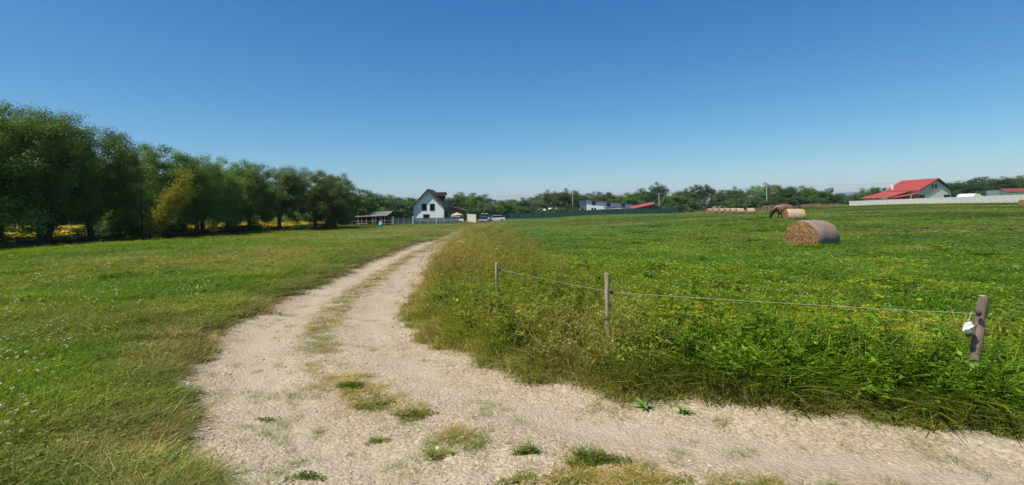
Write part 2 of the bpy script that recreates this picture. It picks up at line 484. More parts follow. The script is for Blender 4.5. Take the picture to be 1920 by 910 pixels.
def ground_material():
    m, n, l, b = mat_base('field_and_gravel')
    tc = n.new('ShaderNodeTexCoord'); P = tc.outputs['Object']
    ca = n.new('ShaderNodeAttribute'); ca.attribute_name = 'col'
    ra = n.new('ShaderNodeAttribute'); ra.attribute_name = 'roadw'
    ru = n.new('ShaderNodeAttribute'); ru.attribute_name = 'rut'
    # turf
    n1 = n.new('ShaderNodeTexNoise'); n1.inputs['Scale'].default_value = 9; n1.inputs['Detail'].default_value = 8; l.new(P, n1.inputs['Vector'])
    n1b = n.new('ShaderNodeTexNoise'); n1b.inputs['Scale'].default_value = 1.1; n1b.inputs['Detail'].default_value = 8; l.new(P, n1b.inputs['Vector'])
    turf = mixc(n, l, ca.outputs['Color'], ramp(n, l, n1.outputs[0], .3, .7, (.55, .55, .5), (1.35, 1.3, 1.2)), 1.0, 'MULTIPLY')
    turf = mixc(n, l, turf, ramp(n, l, n1b.outputs[0], .35, .65, (.78, .82, .8), (1.2, 1.15, 1.1)), 1.0, 'MULTIPLY')
    # gravel
    v1 = n.new('ShaderNodeTexVoronoi'); v1.inputs['Scale'].default_value = 38; l.new(P, v1.inputs['Vector'])
    v2 = n.new('ShaderNodeTexVoronoi'); v2.inputs['Scale'].default_value = 95; l.new(P, v2.inputs['Vector'])
    n2 = n.new('ShaderNodeTexNoise'); n2.inputs['Scale'].default_value = 1.1; n2.inputs['Detail'].default_value = 9; n2.inputs['Roughness'].default_value = .65; l.new(P, n2.inputs['Vector'])
    n3 = n.new('ShaderNodeTexNoise'); n3.inputs['Scale'].default_value = 45; n3.inputs['Detail'].default_value = 6; l.new(P, n3.inputs['Vector'])
    g = mixc(n, l, (.36, .275, .175), (.45, .375, .26), ramp(n, l, n2.outputs[0], .35, .65))
    sep = n.new('ShaderNodeSeparateColor'); l.new(v1.outputs['Color'], sep.inputs[0])
    g = mixc(n, l, g, ramp(n, l, sep.outputs[0], .0, 1.0, (.72, .70, .68), (1.30, 1.28, 1.24)), .75, 'MULTIPLY')
    g = mixc(n, l, g, ramp(n, l, n3.outputs[0], .3, .7, (.75, .74, .72), (1.2, 1.2, 1.2)), 1.0, 'MULTIPLY')
    fine = mixc(n, l, (.42, .342, .235), ramp(n, l, n3.outputs[0], .3, .7, (.9, .9, .9), (1.08, 1.08, 1.08)), 1.0, 'MULTIPLY')
    g = mixc(n, l, g, fine, ru.outputs['Fac'])
    c = mixc(n, l, turf, g, ra.outputs['Fac'])
    l.new(c, b.inputs['Base Color']); b.inputs['Roughness'].default_value = .95; b.inputs['Specular IOR Level'].default_value = .15
    # relief
    a1 = n.new('ShaderNodeMath'); a1.operation = 'MULTIPLY_ADD'; a1.inputs[1].default_value = -.9
    l.new(v1.outputs['Distance'], a1.inputs[0]); l.new(n3.outputs[0], a1.inputs[2])
    a2 = n.new('ShaderNodeMath'); a2.operation = 'MULTIPLY_ADD'; a2.inputs[1].default_value = -.4
    l.new(v2.outputs['Distance'], a2.inputs[0]); l.new(a1.outputs[0], a2.inputs[2])
    bp = n.new('ShaderNodeBump'); bp.inputs['Strength'].default_value = .8; bp.inputs['Distance'].default_value = .014
    l.new(a2.outputs[0], bp.inputs['Height']); l.new(bp.outputs[0], b.inputs['Normal'])
    return m
M['ground'] = ground_material()

# ------------------------------------------------------------------ field colours (what grows where)
def C(*a): return np.array(a, float)
G_A = C(.106, .208, .011); G_B = C(.178, .246, .014); G_D = C(.064, .145, .012)
DRY = C(.420, .350, .125); RED = C(.330, .255, .085); YEL = C(.235, .235, .035)

def lerp(a, b, t): return a * (1 - t[..., None]) + b * t[..., None]

def field(x, y, s=None, e=None):
    """colour and dryness of what grows at a place"""
    x = np.asarray(x, float); y = np.asarray(y, float)
    if s is None: s = road_s(x, y)
    if e is None: e = road_e(x, y, s)
    r = np.hypot(x, y)
    nb = fbm(x, y, 9, 41, 3); nm = fbm(x, y, 2.2, 42, 3); ns = fbm(x, y, .7, 43, 2)
    nh = fbm(x * .35, y, 7, 47, 3)
    right = s > 0
    c = np.broadcast_to(G_A, x.shape + (3,)).copy()
    c = lerp(c, G_B, sstep(.45, .62, nm) * .8)
    c = lerp(c, G_D, sstep(.5, .3, nb) * .6)
    # right-hand meadow
    dr = np.where(right, sstep(.58, .75, ns) * .18 + sstep(.55, .7, nh) * sstep(15, 40, r) * .3, 0.0)
    verge = np.where(right, sstep(2.6, 1.2, e) * np.clip(.25 * sstep(.5, .68, nm) * sstep(2.4, .4, x) + .6 * np.exp(-((x - .55) ** 2 + (y - 5.3) ** 2) / .5), 0, 1), 0)
    low = np.where(right, sstep(.55, .1, e) * .7 * sstep(5, 1.5, x) * .55, 0)
    farv = np.where(right, sstep(2.6, .6, e) * sstep(7.5, 12, y) * (.25 + .5 * sstep(.4, .6, nm)), 0)
    # left-hand field
    strip = np.where(~right, sstep(.95, .05, e + (nm - .5) * 1.1) * (.35 + .4 * sstep(.3, .7, ns)), 0)
    mid = np.where(~right, sstep(11, 22, r) * sstep(-22, -12, x) * (.05 + .38 * sstep(.5, .66, nm)), 0)
    spots = np.where(~right, sstep(.6, .72, ns) * .12 + sstep(.62, .74, nh) * .28, 0)
    near = np.where(~right, .62 * np.exp(-((x + 2.75) ** 2 / .9 + (y - 3.9) ** 2 / 1.6)) * (.6 + .8 * sstep(.35, .6, ns)), 0)
    dry = np.clip(np.maximum.reduce([near, dr, verge, low, farv, strip, mid, spots]), 0, 1)
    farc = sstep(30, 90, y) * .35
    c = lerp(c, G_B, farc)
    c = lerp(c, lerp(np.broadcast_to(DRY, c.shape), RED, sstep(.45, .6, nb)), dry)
    return c, dry

# ------------------------------------------------------------------ ground and road
def ground_build():
    th_f = np.arange(-62, 62.001, .24)
    th_b = np.arange(62, 298, 4.0)[1:]
    th = np.radians(np.concatenate([th_f, th_b]))       # 0 = +Y, positive to the right
    rr = [0.25]
    while rr[-1] < 30: rr.append(rr[-1] * 1.0105 + .002)
    while rr[-1] < 400: rr.append(rr[-1] * 1.02)
    while rr[-1] < 12000: rr.append(rr[-1] * 1.12)
    rr = np.array(rr)
    T, Q = np.meshgrid(th, rr)
    X = Q * np.sin(T); Y = Q * np.cos(T)
    nr, nth = X.shape
    x = np.concatenate([X.ravel(), [0.0]]); y = np.concatenate([Y.ravel(), [0.0]])
    s = road_s(x, y); e = road_e(x, y, s)
    z = height(x, y, s)
    med = median_w(x, y, s)
    c, dry = field(x, y, s, e)
    rw = sstep(.10, -.12, e) * (1 - .65 * med)
    # trodden soil shows between the thin grass near the track edge
    bare = sstep(.9, .1, e) * sstep(.42, .6, fbm(x, y, .5, 77, 3)) * .7 * sstep(25, 10, np.hypot(x, y))
    rw = np.maximum(rw, bare)
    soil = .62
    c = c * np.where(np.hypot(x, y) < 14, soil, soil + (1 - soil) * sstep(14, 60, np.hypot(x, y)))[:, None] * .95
    i = np.arange(nr - 1)[:, None] * nth; j = np.arange(nth)[None, :]; j2 = (j + 1) % nth
    F = np.stack([i + j, i + j2, i + nth + j2, i + nth + j], -1).reshape(-1, 4)
    cen = len(x) - 1
    tri = np.stack([np.full(nth, cen), (np.arange(nth) + 1) % nth, np.arange(nth)], -1)
    V = np.stack([x, y, z], 1)
    onroad = (e < .12) & (s < 99)
    fr = onroad[F].all(1) & (Y.ravel()[np.minimum(F[:, 0], nr * nth - 1)] < 150)
    used = np.unique(F[fr])
    # under the road the soil sheet lies a little lower
    inner = np.ones(len(x), bool)
    inner[np.unique(F[~fr])] = False
    inner[cen] = False
    V2 = V.copy(); V2[inner, 2] -= .04
    F = F[:, ::-1]
    tri = tri[:, ::-1]
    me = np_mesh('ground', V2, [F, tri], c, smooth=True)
    a = me.attributes.new('roadw', 'FLOAT', 'POINT'); a.data.foreach_set('value', rw.astype(np.float32))
    rut = (np.exp(-((np.abs(s) - .66) / .24) ** 2) * (.45 + .5 * sstep(.35, .6, fbm(x, y, .9, 97, 3)))).astype(np.float32)
    a = me.attributes.new('rut', 'FLOAT', 'POINT'); a.data.foreach_set('value', rut)
    tag(link('ground', me, None, M['ground']), kind='structure')
    remap = np.full(len(x), -1, np.int64); remap[used] = np.arange(len(used))
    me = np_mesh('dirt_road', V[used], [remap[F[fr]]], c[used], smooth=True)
    a = me.attributes.new('roadw', 'FLOAT', 'POINT'); a.data.foreach_set('value', rw[used].astype(np.float32))
    a = me.attributes.new('rut', 'FLOAT', 'POINT'); a.data.foreach_set('value', rut[used])
    tag(link('dirt_road', me, None, M['ground']), kind='structure')
ground_build()

# ------------------------------------------------------------------ scatter through geometry nodes
def scatter(name, protos, pts, rz, scl, idx, tint, tilt=None):
    """one object that instances prototypes (meshes) on its points"""
    pc = bpy.data.collections.new(name + '_sources')
    for k, me in enumerate(protos):
        o = bpy.data.objects.new('%02d' % k, me); pc.objects.link(o)
    n_ = len(pts)
    me = bpy.data.meshes.new(name)
    me.vertices.add(n_); me.vertices.foreach_set('co', np.asarray(pts, np.float32).ravel())
    rot = np.zeros((n_, 3), np.float32); rot[:, 2] = rz
    if tilt is not None: rot[:, :2] = tilt
    for nm, ty, arr, fld in (('rot', 'FLOAT_VECTOR', rot, 'vector'), ('scl', 'FLOAT_VECTOR', scl, 'vector'),
                             ('pid', 'INT', idx, 'value')):
        a = me.attributes.new(nm, ty, 'POINT')
        a.data.foreach_set(fld, np.asarray(arr, np.int32 if ty == 'INT' else np.float32).ravel())
    a = me.attributes.new('tint', 'FLOAT_COLOR', 'POINT')
    t4 = np.ones((n_, 4), np.float32); t4[:, :3] = tint
    a.data.foreach_set('color', t4.ravel())
    ng = bpy.data.node_groups.new(name + '_nodes', 'GeometryNodeTree')
    ng.interface.new_socket('Geometry', in_out='INPUT', socket_type='NodeSocketGeometry')
    ng.interface.new_socket('Geometry', in_out='OUTPUT', socket_type='NodeSocketGeometry')
    N = ng.nodes; L = ng.links
    gi = N.new('NodeGroupInput'); go = N.new('NodeGroupOutput')
    ci = N.new('GeometryNodeCollectionInfo'); ci.inputs['Collection'].default_value = pc
    ci.inputs['Separate Children'].default_value = True; ci.inputs['Reset Children'].default_value = True
    ip = N.new('GeometryNodeInstanceOnPoints'); ip.inputs['Pick Instance'].default_value = True
    def attr(nm, ty):
        a_ = N.new('GeometryNodeInputNamedAttribute'); a_.data_type = ty; a_.inputs['Name'].default_value = nm
        return next(o for o in a_.outputs if o.enabled)
    L.new(gi.outputs[0], ip.inputs['Points']); L.new(ci.outputs[0], ip.inputs['Instance'])
    L.new(attr('pid', 'INT'), ip.inputs['Instance Index'])
    e2r = N.new('FunctionNodeEulerToRotation'); L.new(attr('rot', 'FLOAT_VECTOR'), e2r.inputs[0])
    L.new(e2r.outputs[0], ip.inputs['Rotation'])
    L.new(attr('scl', 'FLOAT_VECTOR'), ip.inputs['Scale'])
    L.new(ip.outputs[0], go.inputs[0])
    o = bpy.data.objects.new(name, me); COL.objects.link(o)
    md = o.modifiers.new('scatter', 'NODES'); md.node_group = ng
    return o

# blades -----------------------------------------------------------------
def blades(rng, n, rad, h0, h1, wid, lean, curl, tones, levels=4, base=None):
    """n curved tapering blades; returns V, F, colours"""
    if base is None:
        a = rng.uniform(0, 2 * np.pi, n); q = rad * np.sqrt(rng.uniform(0, 1, n))
        bx = q * np.cos(a); by = q * np.sin(a); bz = np.zeros(n)
    else: bx, by, bz = base
    h = rng.uniform(h0, h1, n); az = rng.uniform(0, 2 * np.pi, n)
    ln = np.clip(np.abs(rng.normal(lean, lean * .5, n)), 0, lean * 1.7 + .05); cu = np.clip(np.abs(rng.normal(curl, curl * .4, n)), 0, curl * 1.5)
    wd = wid * rng.uniform(.6, 1.3, n)
    fa = az + np.pi / 2 + rng.uniform(-.7, .7, n)
    V = np.zeros((n, levels * 2 - 1, 3))
    for k in range(levels):
        t = k / (levels - 1)
        out = h * (ln * t + cu * t * t)
        up = h * (t - .28 * cu * t * t * t - .15 * ln * t)
        px = bx + np.cos(az) * out; py = by + np.sin(az) * out; pz = bz + up
        w_ = wd * (1 - t ** 1.6) * .5 * (1 if k else .75)
        if k < levels - 1:
            V[:, 2 * k] = np.stack([px - np.cos(fa) * w_, py - np.sin(fa) * w_, pz], 1)
            V[:, 2 * k + 1] = np.stack([px + np.cos(fa) * w_, py + np.sin(fa) * w_, pz], 1)
        else:
            V[:, 2 * k] = np.stack([px, py, pz], 1)
    nv = levels * 2 - 1
    off = np.arange(n)[:, None] * nv
    quads = np.concatenate([off + np.array([[2 * k, 2 * k + 1, 2 * k + 3, 2 * k + 2]]) for k in range(levels - 2)], 0)
    k = levels - 2
    tris = off + np.array([[2 * k, 2 * k + 1, 2 * k + 2]])
    tones = np.asarray(tones, float)
    cc = tones[rng.integers(0, len(tones), n)] * rng.uniform(.75, 1.25, n)[:, None]
    cols = np.repeat(cc, nv, 0)
    return V.reshape(-1, 3), quads, tris, cols

def leaves(rng, P, N, L, W, cols, up=None):
    """diamond leaves at points P with normals N"""
    n = len(P)
    N = N / (np.linalg.norm(N, axis=1, keepdims=True) + 1e-9)
    d = rng.normal(size=(n, 3))
    if up is not None: d = d * .6 + np.asarray(up)
    d = d - N * (d * N).sum(1, keepdims=True); d /= np.linalg.norm(d, axis=1, keepdims=True) + 1e-9
    b = np.cross(N, d)
    L = np.broadcast_to(L, (n,))[:, None]; W = np.broadcast_to(W, (n,))[:, None]
    V = np.stack([P, P + d * L * .45 + b * W * .5 + N * L * .06, P + d * L, P + d * L * .45 - b * W * .5 + N * L * .06], 1).reshape(-1, 3)
    F = np.arange(n * 4).reshape(-1, 4)
    return V, F, np.repeat(cols, 4, 0)

class Multi:
    def __init__(self): self.V = []; self.Q = []; self.T = []; self.Cc = []; self.n = 0
    def add(self, V, Q=None, T=None, cols=None):
        if Q is not None and len(Q): self.Q.append(np.asarray(Q) + self.n)
        if T is not None and len(T): self.T.append(np.asarray(T) + self.n)
        self.V.append(V); self.Cc.append(cols); self.n += len(V)
    def mesh(self, name, mat):
        F = []
        if self.Q: F.append(np.concatenate(self.Q))
        if self.T: F.append(np.concatenate(self.T))
        me = np_mesh(name, np.concatenate(self.V), F, np.concatenate(self.Cc)); me.materials.append(mat); return me

W1 = [(1, 1, 1), (1.15, 1.1, .9), (.8, .85, .9), (1.3, 1.15, 1.0)]
WD = W1 + [(2.4, 1.45, 2.6), (.6, .65, .7)]          # a few straw blades in green clumps

def stems(rng, n, rad, h0, h1, w_, lean, col):
    return blades(rng, n, rad, h0, h1, w_, lean, .12, col, levels=3)

def proto_set():
    r = np.random.default_rng(5)
    P = {}
    def mk(key, k, fn):
        P[key] = [fn(i) for i in range(k)]
    def short(i):
        m = Multi()
        V, q, t, c = blades(r, 44, .13, .05, .17, .009, .45, .55, WD); m.add(V, q, t, c)
        V, q, t, c = blades(r, 10, .12, .12, .22, .004, .3, .4, WD); m.add(V, q, t, c)
        return m.mesh('short_grass', M['grass'])
    def meadow(i):
        m = Multi()
        V, q, t, c = blades(r, 54, .14, .09, .25, .0095, .30, .5, WD); m.add(V, q, t, c)
        n = 13; a = r.uniform(0, 6.28, n); q_ = .15 * np.sqrt(r.uniform(0, 1, n))
        Pp = np.stack([q_ * np.cos(a), q_ * np.sin(a), r.uniform(.05, .2, n)], 1)
        Nn = r.normal(size=(n, 3)) * .5 + [0, 0, 1]
        cc = np.ones((n, 3)) * r.uniform(.75, 1.35, n)[:, None] * [.95, 1.05, 1.1]
        V, F, c = leaves(r, Pp, Nn, r.uniform(.02, .045, n), r.uniform(.015, .03, n), cc); m.add(V, F, None, c)
        return m.mesh('meadow_herbs', M['grass'])
    def lush(i):
        m = Multi()
        V, q, t, c = blades(r, 14, .10, .22, .50, .020, .25, .7, [(1.35, 1.2, 1.1), (.95, .95, .8), (1.8, 1.45, 1.3), (2.4, 1.4, 2.2)], levels=6); m.add(V, q, t, c)
        V, q, t, c = blades(r, 20, .12, .12, .35, .011, .4, .6, WD, levels=5); m.add(V, q, t, c)
        n = 6; a = r.uniform(0, 6.28, n); q_ = .14 * np.sqrt(r.uniform(0, 1, n))
        Pp = np.stack([q_ * np.cos(a), q_ * np.sin(a), r.uniform(.08, .38, n)], 1)
        V, F, c = leaves(r, Pp, r.normal(size=(n, 3)) * .5 + [0, 0, 1], r.uniform(.03, .08, n), r.uniform(.015, .035, n), np.ones((n, 3)) * r.uniform(.9, 1.7, n)[:, None] * [1.05, 1, .9]); m.add(V, F, None, c)
        return m.mesh('broad_grass', M['grass'])
    def tall(i):
        m = Multi()
        V, q, t, c = blades(r, 12, .09, .45, .8, .0035, .16, .22, [(1.3, 1.25, 1.1), (1, .9, .75)], levels=4); m.add(V, q, t, c)
        tips = V.reshape(12, -1, 3)[:, -1]
        n = 12 * 6; Pp = np.repeat(tips, 6, 0); Pp = Pp + np.stack([r.normal(0, .008, n), r.normal(0, .008, n), -r.uniform(0, .12, n)], 1)
        cc = np.tile([[1.0, .9, .8]], (n, 1)) * r.uniform(.7, 1.2, n)[:, None]
        V2, F, c2 = leaves(r, Pp, r.normal(size=(n, 3)), .028, .008, cc, up=(0, 0, 1)); 
        m.add(V2, F, None, c2)
        V, q, t, c = blades(r, 26, .1, .15, .42, .005, .35, .6, [(1.2, 1.2, 1), (1.3, 1.2, .8), (.75, 1.15, .5)], levels=4); m.add(V, q, t, c)
        return m.mesh('seed_grass', M['grass'])
    def herb(i):                                   # leafy upright weed
        m = Multi()
        ns = 5
        V, q, t, c = blades(r, ns, .06, .4, .7, .007, .15, .12, [(.8, .8, .6)], levels=4); m.add(V, q, t, c)
        S = V.reshape(ns, -1, 3)
        for k in range(ns):
            n = 26; tt = r.uniform(.1, 1, n)
            base = S[k, 0] * (1 - tt[:, None]) + S[k, -1] * tt[:, None]
            a = r.uniform(0, 6.28, n); Nn = np.stack([np.cos(a) * .5, np.sin(a) * .5, np.ones(n)], 1)
            cc = np.ones((n, 3)) * r.uniform(.7, 1.35, n)[:, None]
            V2, F, c2 = leaves(r, base, Nn, r.uniform(.04, .10, n), r.uniform(.012, .03, n), cc); m.add(V2, F, None, c2)
        return m.mesh('leafy_weed', M['weed'])
    def umbel(i):                                  # yellow flat flower heads
        m = Multi()
        ns = 4
        V, q, t, c = blades(r, ns, .07, .5, .78, .006, .2, .1, [(.5, .75, .3)], levels=4); m.add(V, q, t, c)
        S = V.reshape(ns, -1, 3)
        for k in range(ns):
            for h in range(3):
                top = S[k, -1] + r.normal(0, 1, 3) * [.05, .05, .03] - [0, 0, .07 * h]
                n = 30; a = r.uniform(0, 6.28, n); q_ = .045 * np.sqrt(r.uniform(0, 1, n))
                Pp = top + np.stack([q_ * np.cos(a), q_ * np.sin(a), r.normal(0, .006, n)], 1)
                cc = np.ones((n, 3)) * r.uniform(.8, 1.2, n)[:, None] * [1.0, .95, .5]
                V2, F, c2 = leaves(r, Pp, r.normal(size=(n, 3)) * .4 + [0, 0, 1], .014, .012, cc); m.add(V2, F, None, c2)
            n = 12; tt = r.uniform(.1, .8, n); base = S[k, 0] * (1 - tt[:, None]) + S[k, -1] * tt[:, None]
            cc = np.tile([[.35, .62, .35]], (n, 1)) * r.uniform(.7, 1.3, n)[:, None]
            V2, F, c2 = leaves(r, base, r.normal(size=(n, 3)) * .4 + [0, 0, 1], .09, .02, cc); m.add(V2, F, None, c2)
        return m.mesh('yellow_umbel', M['weed'])
    def white(i):
        m = Multi()
        V, q, t, c = blades(r, 3, .05, .2, .36, .004, .15, .1, [(.15, .28, .08)], levels=3); m.add(V, q, t, c)
        for tp in V.reshape(3, -1, 3)[:, -1]:
            n = 14; a = r.uniform(0, 6.28, n); q_ = .025 * np.sqrt(r.uniform(0, 1, n))
            Pp = tp + np.stack([q_ * np.cos(a), q_ * np.sin(a), r.normal(0, .003, n)], 1)
            V2, F, c2 = leaves(r, Pp, r.normal(size=(n, 3)) * .3 + [0, 0, 1], .016, .013, np.ones((n, 3))); m.add(V2, F, None, c2)
        return m.mesh('white_flower', M['weed'])
    def straw(i):
        m = Multi()
        V, q, t, c = blades(r, 30, .13, .04, .13, .007, 1.2, .6, [(1, 1, 1), (1.3, 1.2, 1.2), (.7, .65, .6), (.4, .8, .3)]); m.add(V, q, t, c)
        return m.mesh('straw', M['grass'])
    mk('short', 4, short); mk('meadow', 4, meadow); mk('lush', 4, lush); mk('tall', 4, tall)
    mk('herb', 3, herb); mk('umbel', 3, umbel); mk('white', 2, white); mk('straw', 3, straw)
    return P
PR = proto_set()

def polar_points(rng, n, r0, r1, a0=-58, a1=58):
    """points with density falling as 1/r^2"""
    r = r0 * (r1 / r0) ** rng.uniform(0, 1, n)
    a = np.radians(rng.uniform(a0, a1, n))
    return r * np.sin(a), r * np.cos(a), r

def plant(name, key, x, y, r, hs, tint, grow, label=None, jit=.25, near=7.0, maxw=30):
    n = len(x)
    rng = RNG
    lod = np.clip(r / near, 1, maxw)
    h = hs * rng.uniform(1 - jit, 1 + jit, n)
    xy = lod * rng.uniform(.85, 1.2, n) * grow
    scl = np.stack([xy, xy, h], 1)
    z = height(x, y) - .008
    t = tint * (rng.uniform(.7, 1.25, n) * (.82 + .36 * vnoise(x, y, .45, 88)))[:, None]
    h = h * (.75 + .5 * vnoise(x, y, .6, 89)); scl[:, 2] = h
    o = scatter(name, PR[key], np.stack([x, y, z], 1), rng.uniform(0, 6.28, n), scl,
                rng.integers(0, len(PR[key]), n), t)
    return tag(o, label, 'grass' if key not in ('umbel', 'white') else 'wildflowers', kind='stuff')

def grow_all():
    rng = RNG
    # --- general turf : short on the left, meadow on the right
    x, y, r = polar_points(rng, 150000, 1.6, 240)
    xb, yb, rb = polar_points(rng, 5000, 2.0, 25, 58, 302)
    x = np.concatenate([x, xb]); y = np.concatenate([y, yb]); r = np.concatenate([r, rb])
    s = road_s(x, y); e = road_e(x, y, s)
    keep = (e > .0) & (rng.uniform(size=len(x)) < sstep(-.05, .35, e) * .85 + .15)
    keep &= ~((x > 100) & (y > 100))
    x, y, r, s, e = [q[keep] for q in (x, y, r, s, e)]
    c, dry = field(x, y, s, e)
    left = s < 0
    m = left & (rng.uniform(size=len(x)) > dry * .35)
    hh = .55 + .55 * sstep(.2, 1.4, e) + .5 * sstep(14, 30, r)
    m2 = m & (rng.uniform(size=len(x)) < .6)
    plant('left_field_herbs', 'meadow', x[m2], y[m2], r[m2], hh[m2] * .55, (c * [.95, 1.0, 1.0])[m2], 1.0, 'low clover and mixed green herbs in the field left of the gravel track')
    m = m & ~m2
    plant('left_field_grass', 'short', x[m], y[m], r[m], hh[m], c[m], 1.0, 'short green and browning grass in the field left of the gravel track')
    m = left & (rng.uniform(size=len(x)) < .01 + dry * .38)
    plant('dry_straw_grass', 'straw', x[m], y[m], r[m], (1.0 + .4 * rng.uniform(size=len(x)))[m] , lerp(c, DRY, np.full(len(x), .35))[m], 1.0,
          'straw-coloured dry grass along the left edge of the gravel track')
    lowe = (~left) & (rng.uniform(size=len(x)) < sstep(.75, .3, e + .12 * sstep(1.0, 1.8, x)))
    plant('low_verge_grass', 'short', x[lowe], y[lowe], r[lowe], (.5 + .7 * sstep(0, .5, e))[lowe], lerp(c, np.broadcast_to(DRY, c.shape), np.full(len(x), .12))[lowe], .9, 'low drying grass along the inner edge of the bend')
    m = (~left) & ~lowe & ~((e < 1.6) & (e > .35) & (rng.uniform(size=len(x)) < sstep(.4, 1.6, x) * .75))
    low = sstep(.0, .5, e)
    plant('meadow_grass', 'meadow', x[m], y[m], r[m], (.35 + .65 * low)[m], c[m], 1.0, 'bright green meadow grass in the field right of the track')
    # --- tall verge on the inner side of the bend
    x, y, r = polar_points(rng, 60000, 2.8, 60)
    s = road_s(x, y); e = road_e(x, y, s)
    prof = sstep(.22, .75, e + .08 * sstep(1.0, 1.8, x)) * sstep(3.4, 1.6, e)
    # the band of dry tall grass along the far part of the track
    k = (s > 0) & (e > .2) & (rng.uniform(size=len(x)) < prof)
    x, y, r, s, e = [q[k] for q in (x, y, r, s, e)]
    c, dry = field(x, y, s, e)
    hp = (1 - .22 * sstep(2.2, 3.4, x)) * sstep(.15, .8, e + .10 * sstep(1.0, 1.8, x)) * (.75 + .25 * fbm(x, y, 1.1, 55, 2)) * sstep(3.8, 2.0, e)
    u = rng.uniform(size=len(x))
    greenish = np.clip(sstep(.4, 2.0, x + (fbm(x, y, .8, 91, 2) - .5) * 2.4), 0.42, .96) - .25 * np.exp(-((x - .55) ** 2 + (y - 5.3) ** 2) / .5)
    m = u < greenish * .75
    plant('broad_verge_grass', 'lush', x[m], y[m], r[m], (.12 + .88 * hp)[m], (c * [.95, 1.0, 1.1])[m], 1.0,
          'lush broad-bladed green grass on the verge below the fence posts')
    m = (u > greenish) & (rng.uniform(size=len(x)) < .30)
    tc_ = lerp(c, np.broadcast_to(DRY * .95, c.shape), rng.uniform(0, .75, len(x)))
    plant('seeding_verge_grass', 'tall', x[m], y[m], r[m], (.3 + .65 * hp)[m], tc_[m], 1.0,
          'tall brownish seeding grass on the inside of the bend')
    m = (rng.uniform(size=len(x)) < .055)
    plant('leafy_verge_weeds', 'herb', x[m], y[m], r[m], (.35 + .6 * hp)[m], (c * .9)[m], 1.0, 'leafy weeds standing in the verge by the electric fence')
    x, y, r = polar_points(rng, 16000, 4, 90)
    s = road_s(x, y); e = road_e(x, y, s); c, dry = field(x, y, s, e)
    k = (e > 1.0) & (rng.uniform(size=len(x)) < sstep(.48, .7, fbm(x, y, 1.6, 93, 3)) * np.where(s > 0, .16, .16))
    plant('field_weed_clumps', 'herb', x[k], y[k], r[k], np.where(s > 0, .5, .28)[k], (c * [.95, .95, 1.2])[k], 1.0, 'scattered leafy weed clumps rising above the grass of both fields')
    # --- yellow heads
    x, y, r = polar_points(rng, 22000, 4, 40, -20, 56)
    s = road_s(x, y); e = road_e(x, y, s)
    cl = fbm(x, y, 1.3, 61, 2)
    gw = np.zeros_like(x)
    for (qx, qy, qs) in ((-.4, 6.6, .30), (-.55, 7.6, .35), (.3, 8.6, .45), (1.84, 5.0, .22), (1.3, 5.5, .22), (3.4, 4.75, .35), (2.7, 5.2, .3), (9.7, 13, .8), (4.2, 13, .8), (.55, 6.4, .25), (.1, 5.9, .2), (6.5, 9.0, .6), (7.5, 19, 1.2)):
        gw = np.maximum(gw, np.exp(-((x - qx) ** 2 + (y - qy) ** 2) / (2 * qs * qs)))
    k = (s > 0) & (e > .8) & (rng.uniform(size=len(x)) < gw * .07 * sstep(12, 7, r) + gw * .012 + sstep(.6, .75, cl) * .004 * (sstep(5.0, 2.0, e) + .15))
    plant('yellow_wildflowers', 'umbel', x[k], y[k], r[k], np.full(k.sum(), .85), np.tile([[.36, .37, .045]], (k.sum(), 1)), .9,
          'yellow-green umbel flowers scattered along the fence line')
    x, y, r = polar_points(rng, 2600, 14, 60, -50, -8)
    s = road_s(x, y); cl = fbm(x, y, 4, 62, 2)
    k = (s < -1.6) & (rng.uniform(size=len(x)) < np.exp(-((x + 21) ** 2 + (y - 44) ** 2 * .5) / 22) * .7 + sstep(.62, .72, cl) * .05)
    plant('yellow_field_flowers', 'umbel', x[k], y[k], r[k], np.full(k.sum(), .42), np.tile([[.36, .36, .05]], (k.sum(), 1)), .55,
          'patches of yellow flowers in the left field before the trees')
    x, y, r = polar_points(rng, 4200, 3.5, 60, -52, 52)
    s = road_s(x, y); e = road_e(x, y, s)
    k = (e > .9) & (rng.uniform(size=len(x)) < np.where(s < 0, .42, .16))
    plant('white_wildflowers', 'white', x[k], y[k], r[k], np.full(k.sum(), 1.0), np.tile([[.75, .75, .68]], (k.sum(), 1)), .46,
          'small white flowers dotted over both fields', near=22.0)
    # --- mid distance brownish weeds in the left field and before the houses
    x, y, r = polar_points(rng, 26000, 9, 110, -42, 12)
    s = road_s(x, y); e = road_e(x, y, s)
    c, dry = field(x, y, s, e)
    k = (s < 0) & (e > .4) & (x > -27) & (rng.uniform(size=len(x)) < dry * .3)
    k |= (s > 0) & (e > .2) & (e < 3.0) & (y > 8) & (rng.uniform(size=len(x)) < .28)
    tt = lerp(c, np.broadcast_to(RED * 1.1, c.shape), rng.uniform(.2, .8, len(x)))
    plant('brown_field_weeds', 'tall', x[k], y[k], r[k], np.where(s > 0, .75, .42)[k], tt[k], .8,
          'thin brownish seeding weeds beside the far part of the track')
    # --- thin growth on the track's middle strip and loose tufts on it
    x, y, r = polar_points(rng, 30000, 2.0, 70)
    s = road_s(x, y); md = median_w(x, y, s)
    k = (np.abs(s) < .5) & (rng.uniform(size=len(x)) < md * .9)
    c = np.tile(G_B * .9, (k.sum(), 1)); c = lerp(c, np.broadcast_to(DRY, c.shape), RNG.uniform(.3, .8, k.sum()))
    plant('track_middle_grass', 'short', x[k], y[k], r[k], np.full(k.sum(), .24), c, .6, 'thin low grass growing on the middle strip of the gravel track')
    x, y, r = polar_points(rng, 20000, 2.0, 16)
    s = road_s(x, y); e = road_e(x, y, s); cl = fbm(x, y, .3, 66, 2)
    k = (e < .05) & (rng.uniform(size=len(x)) < sstep(.56, .78, cl) * .6 + .03)
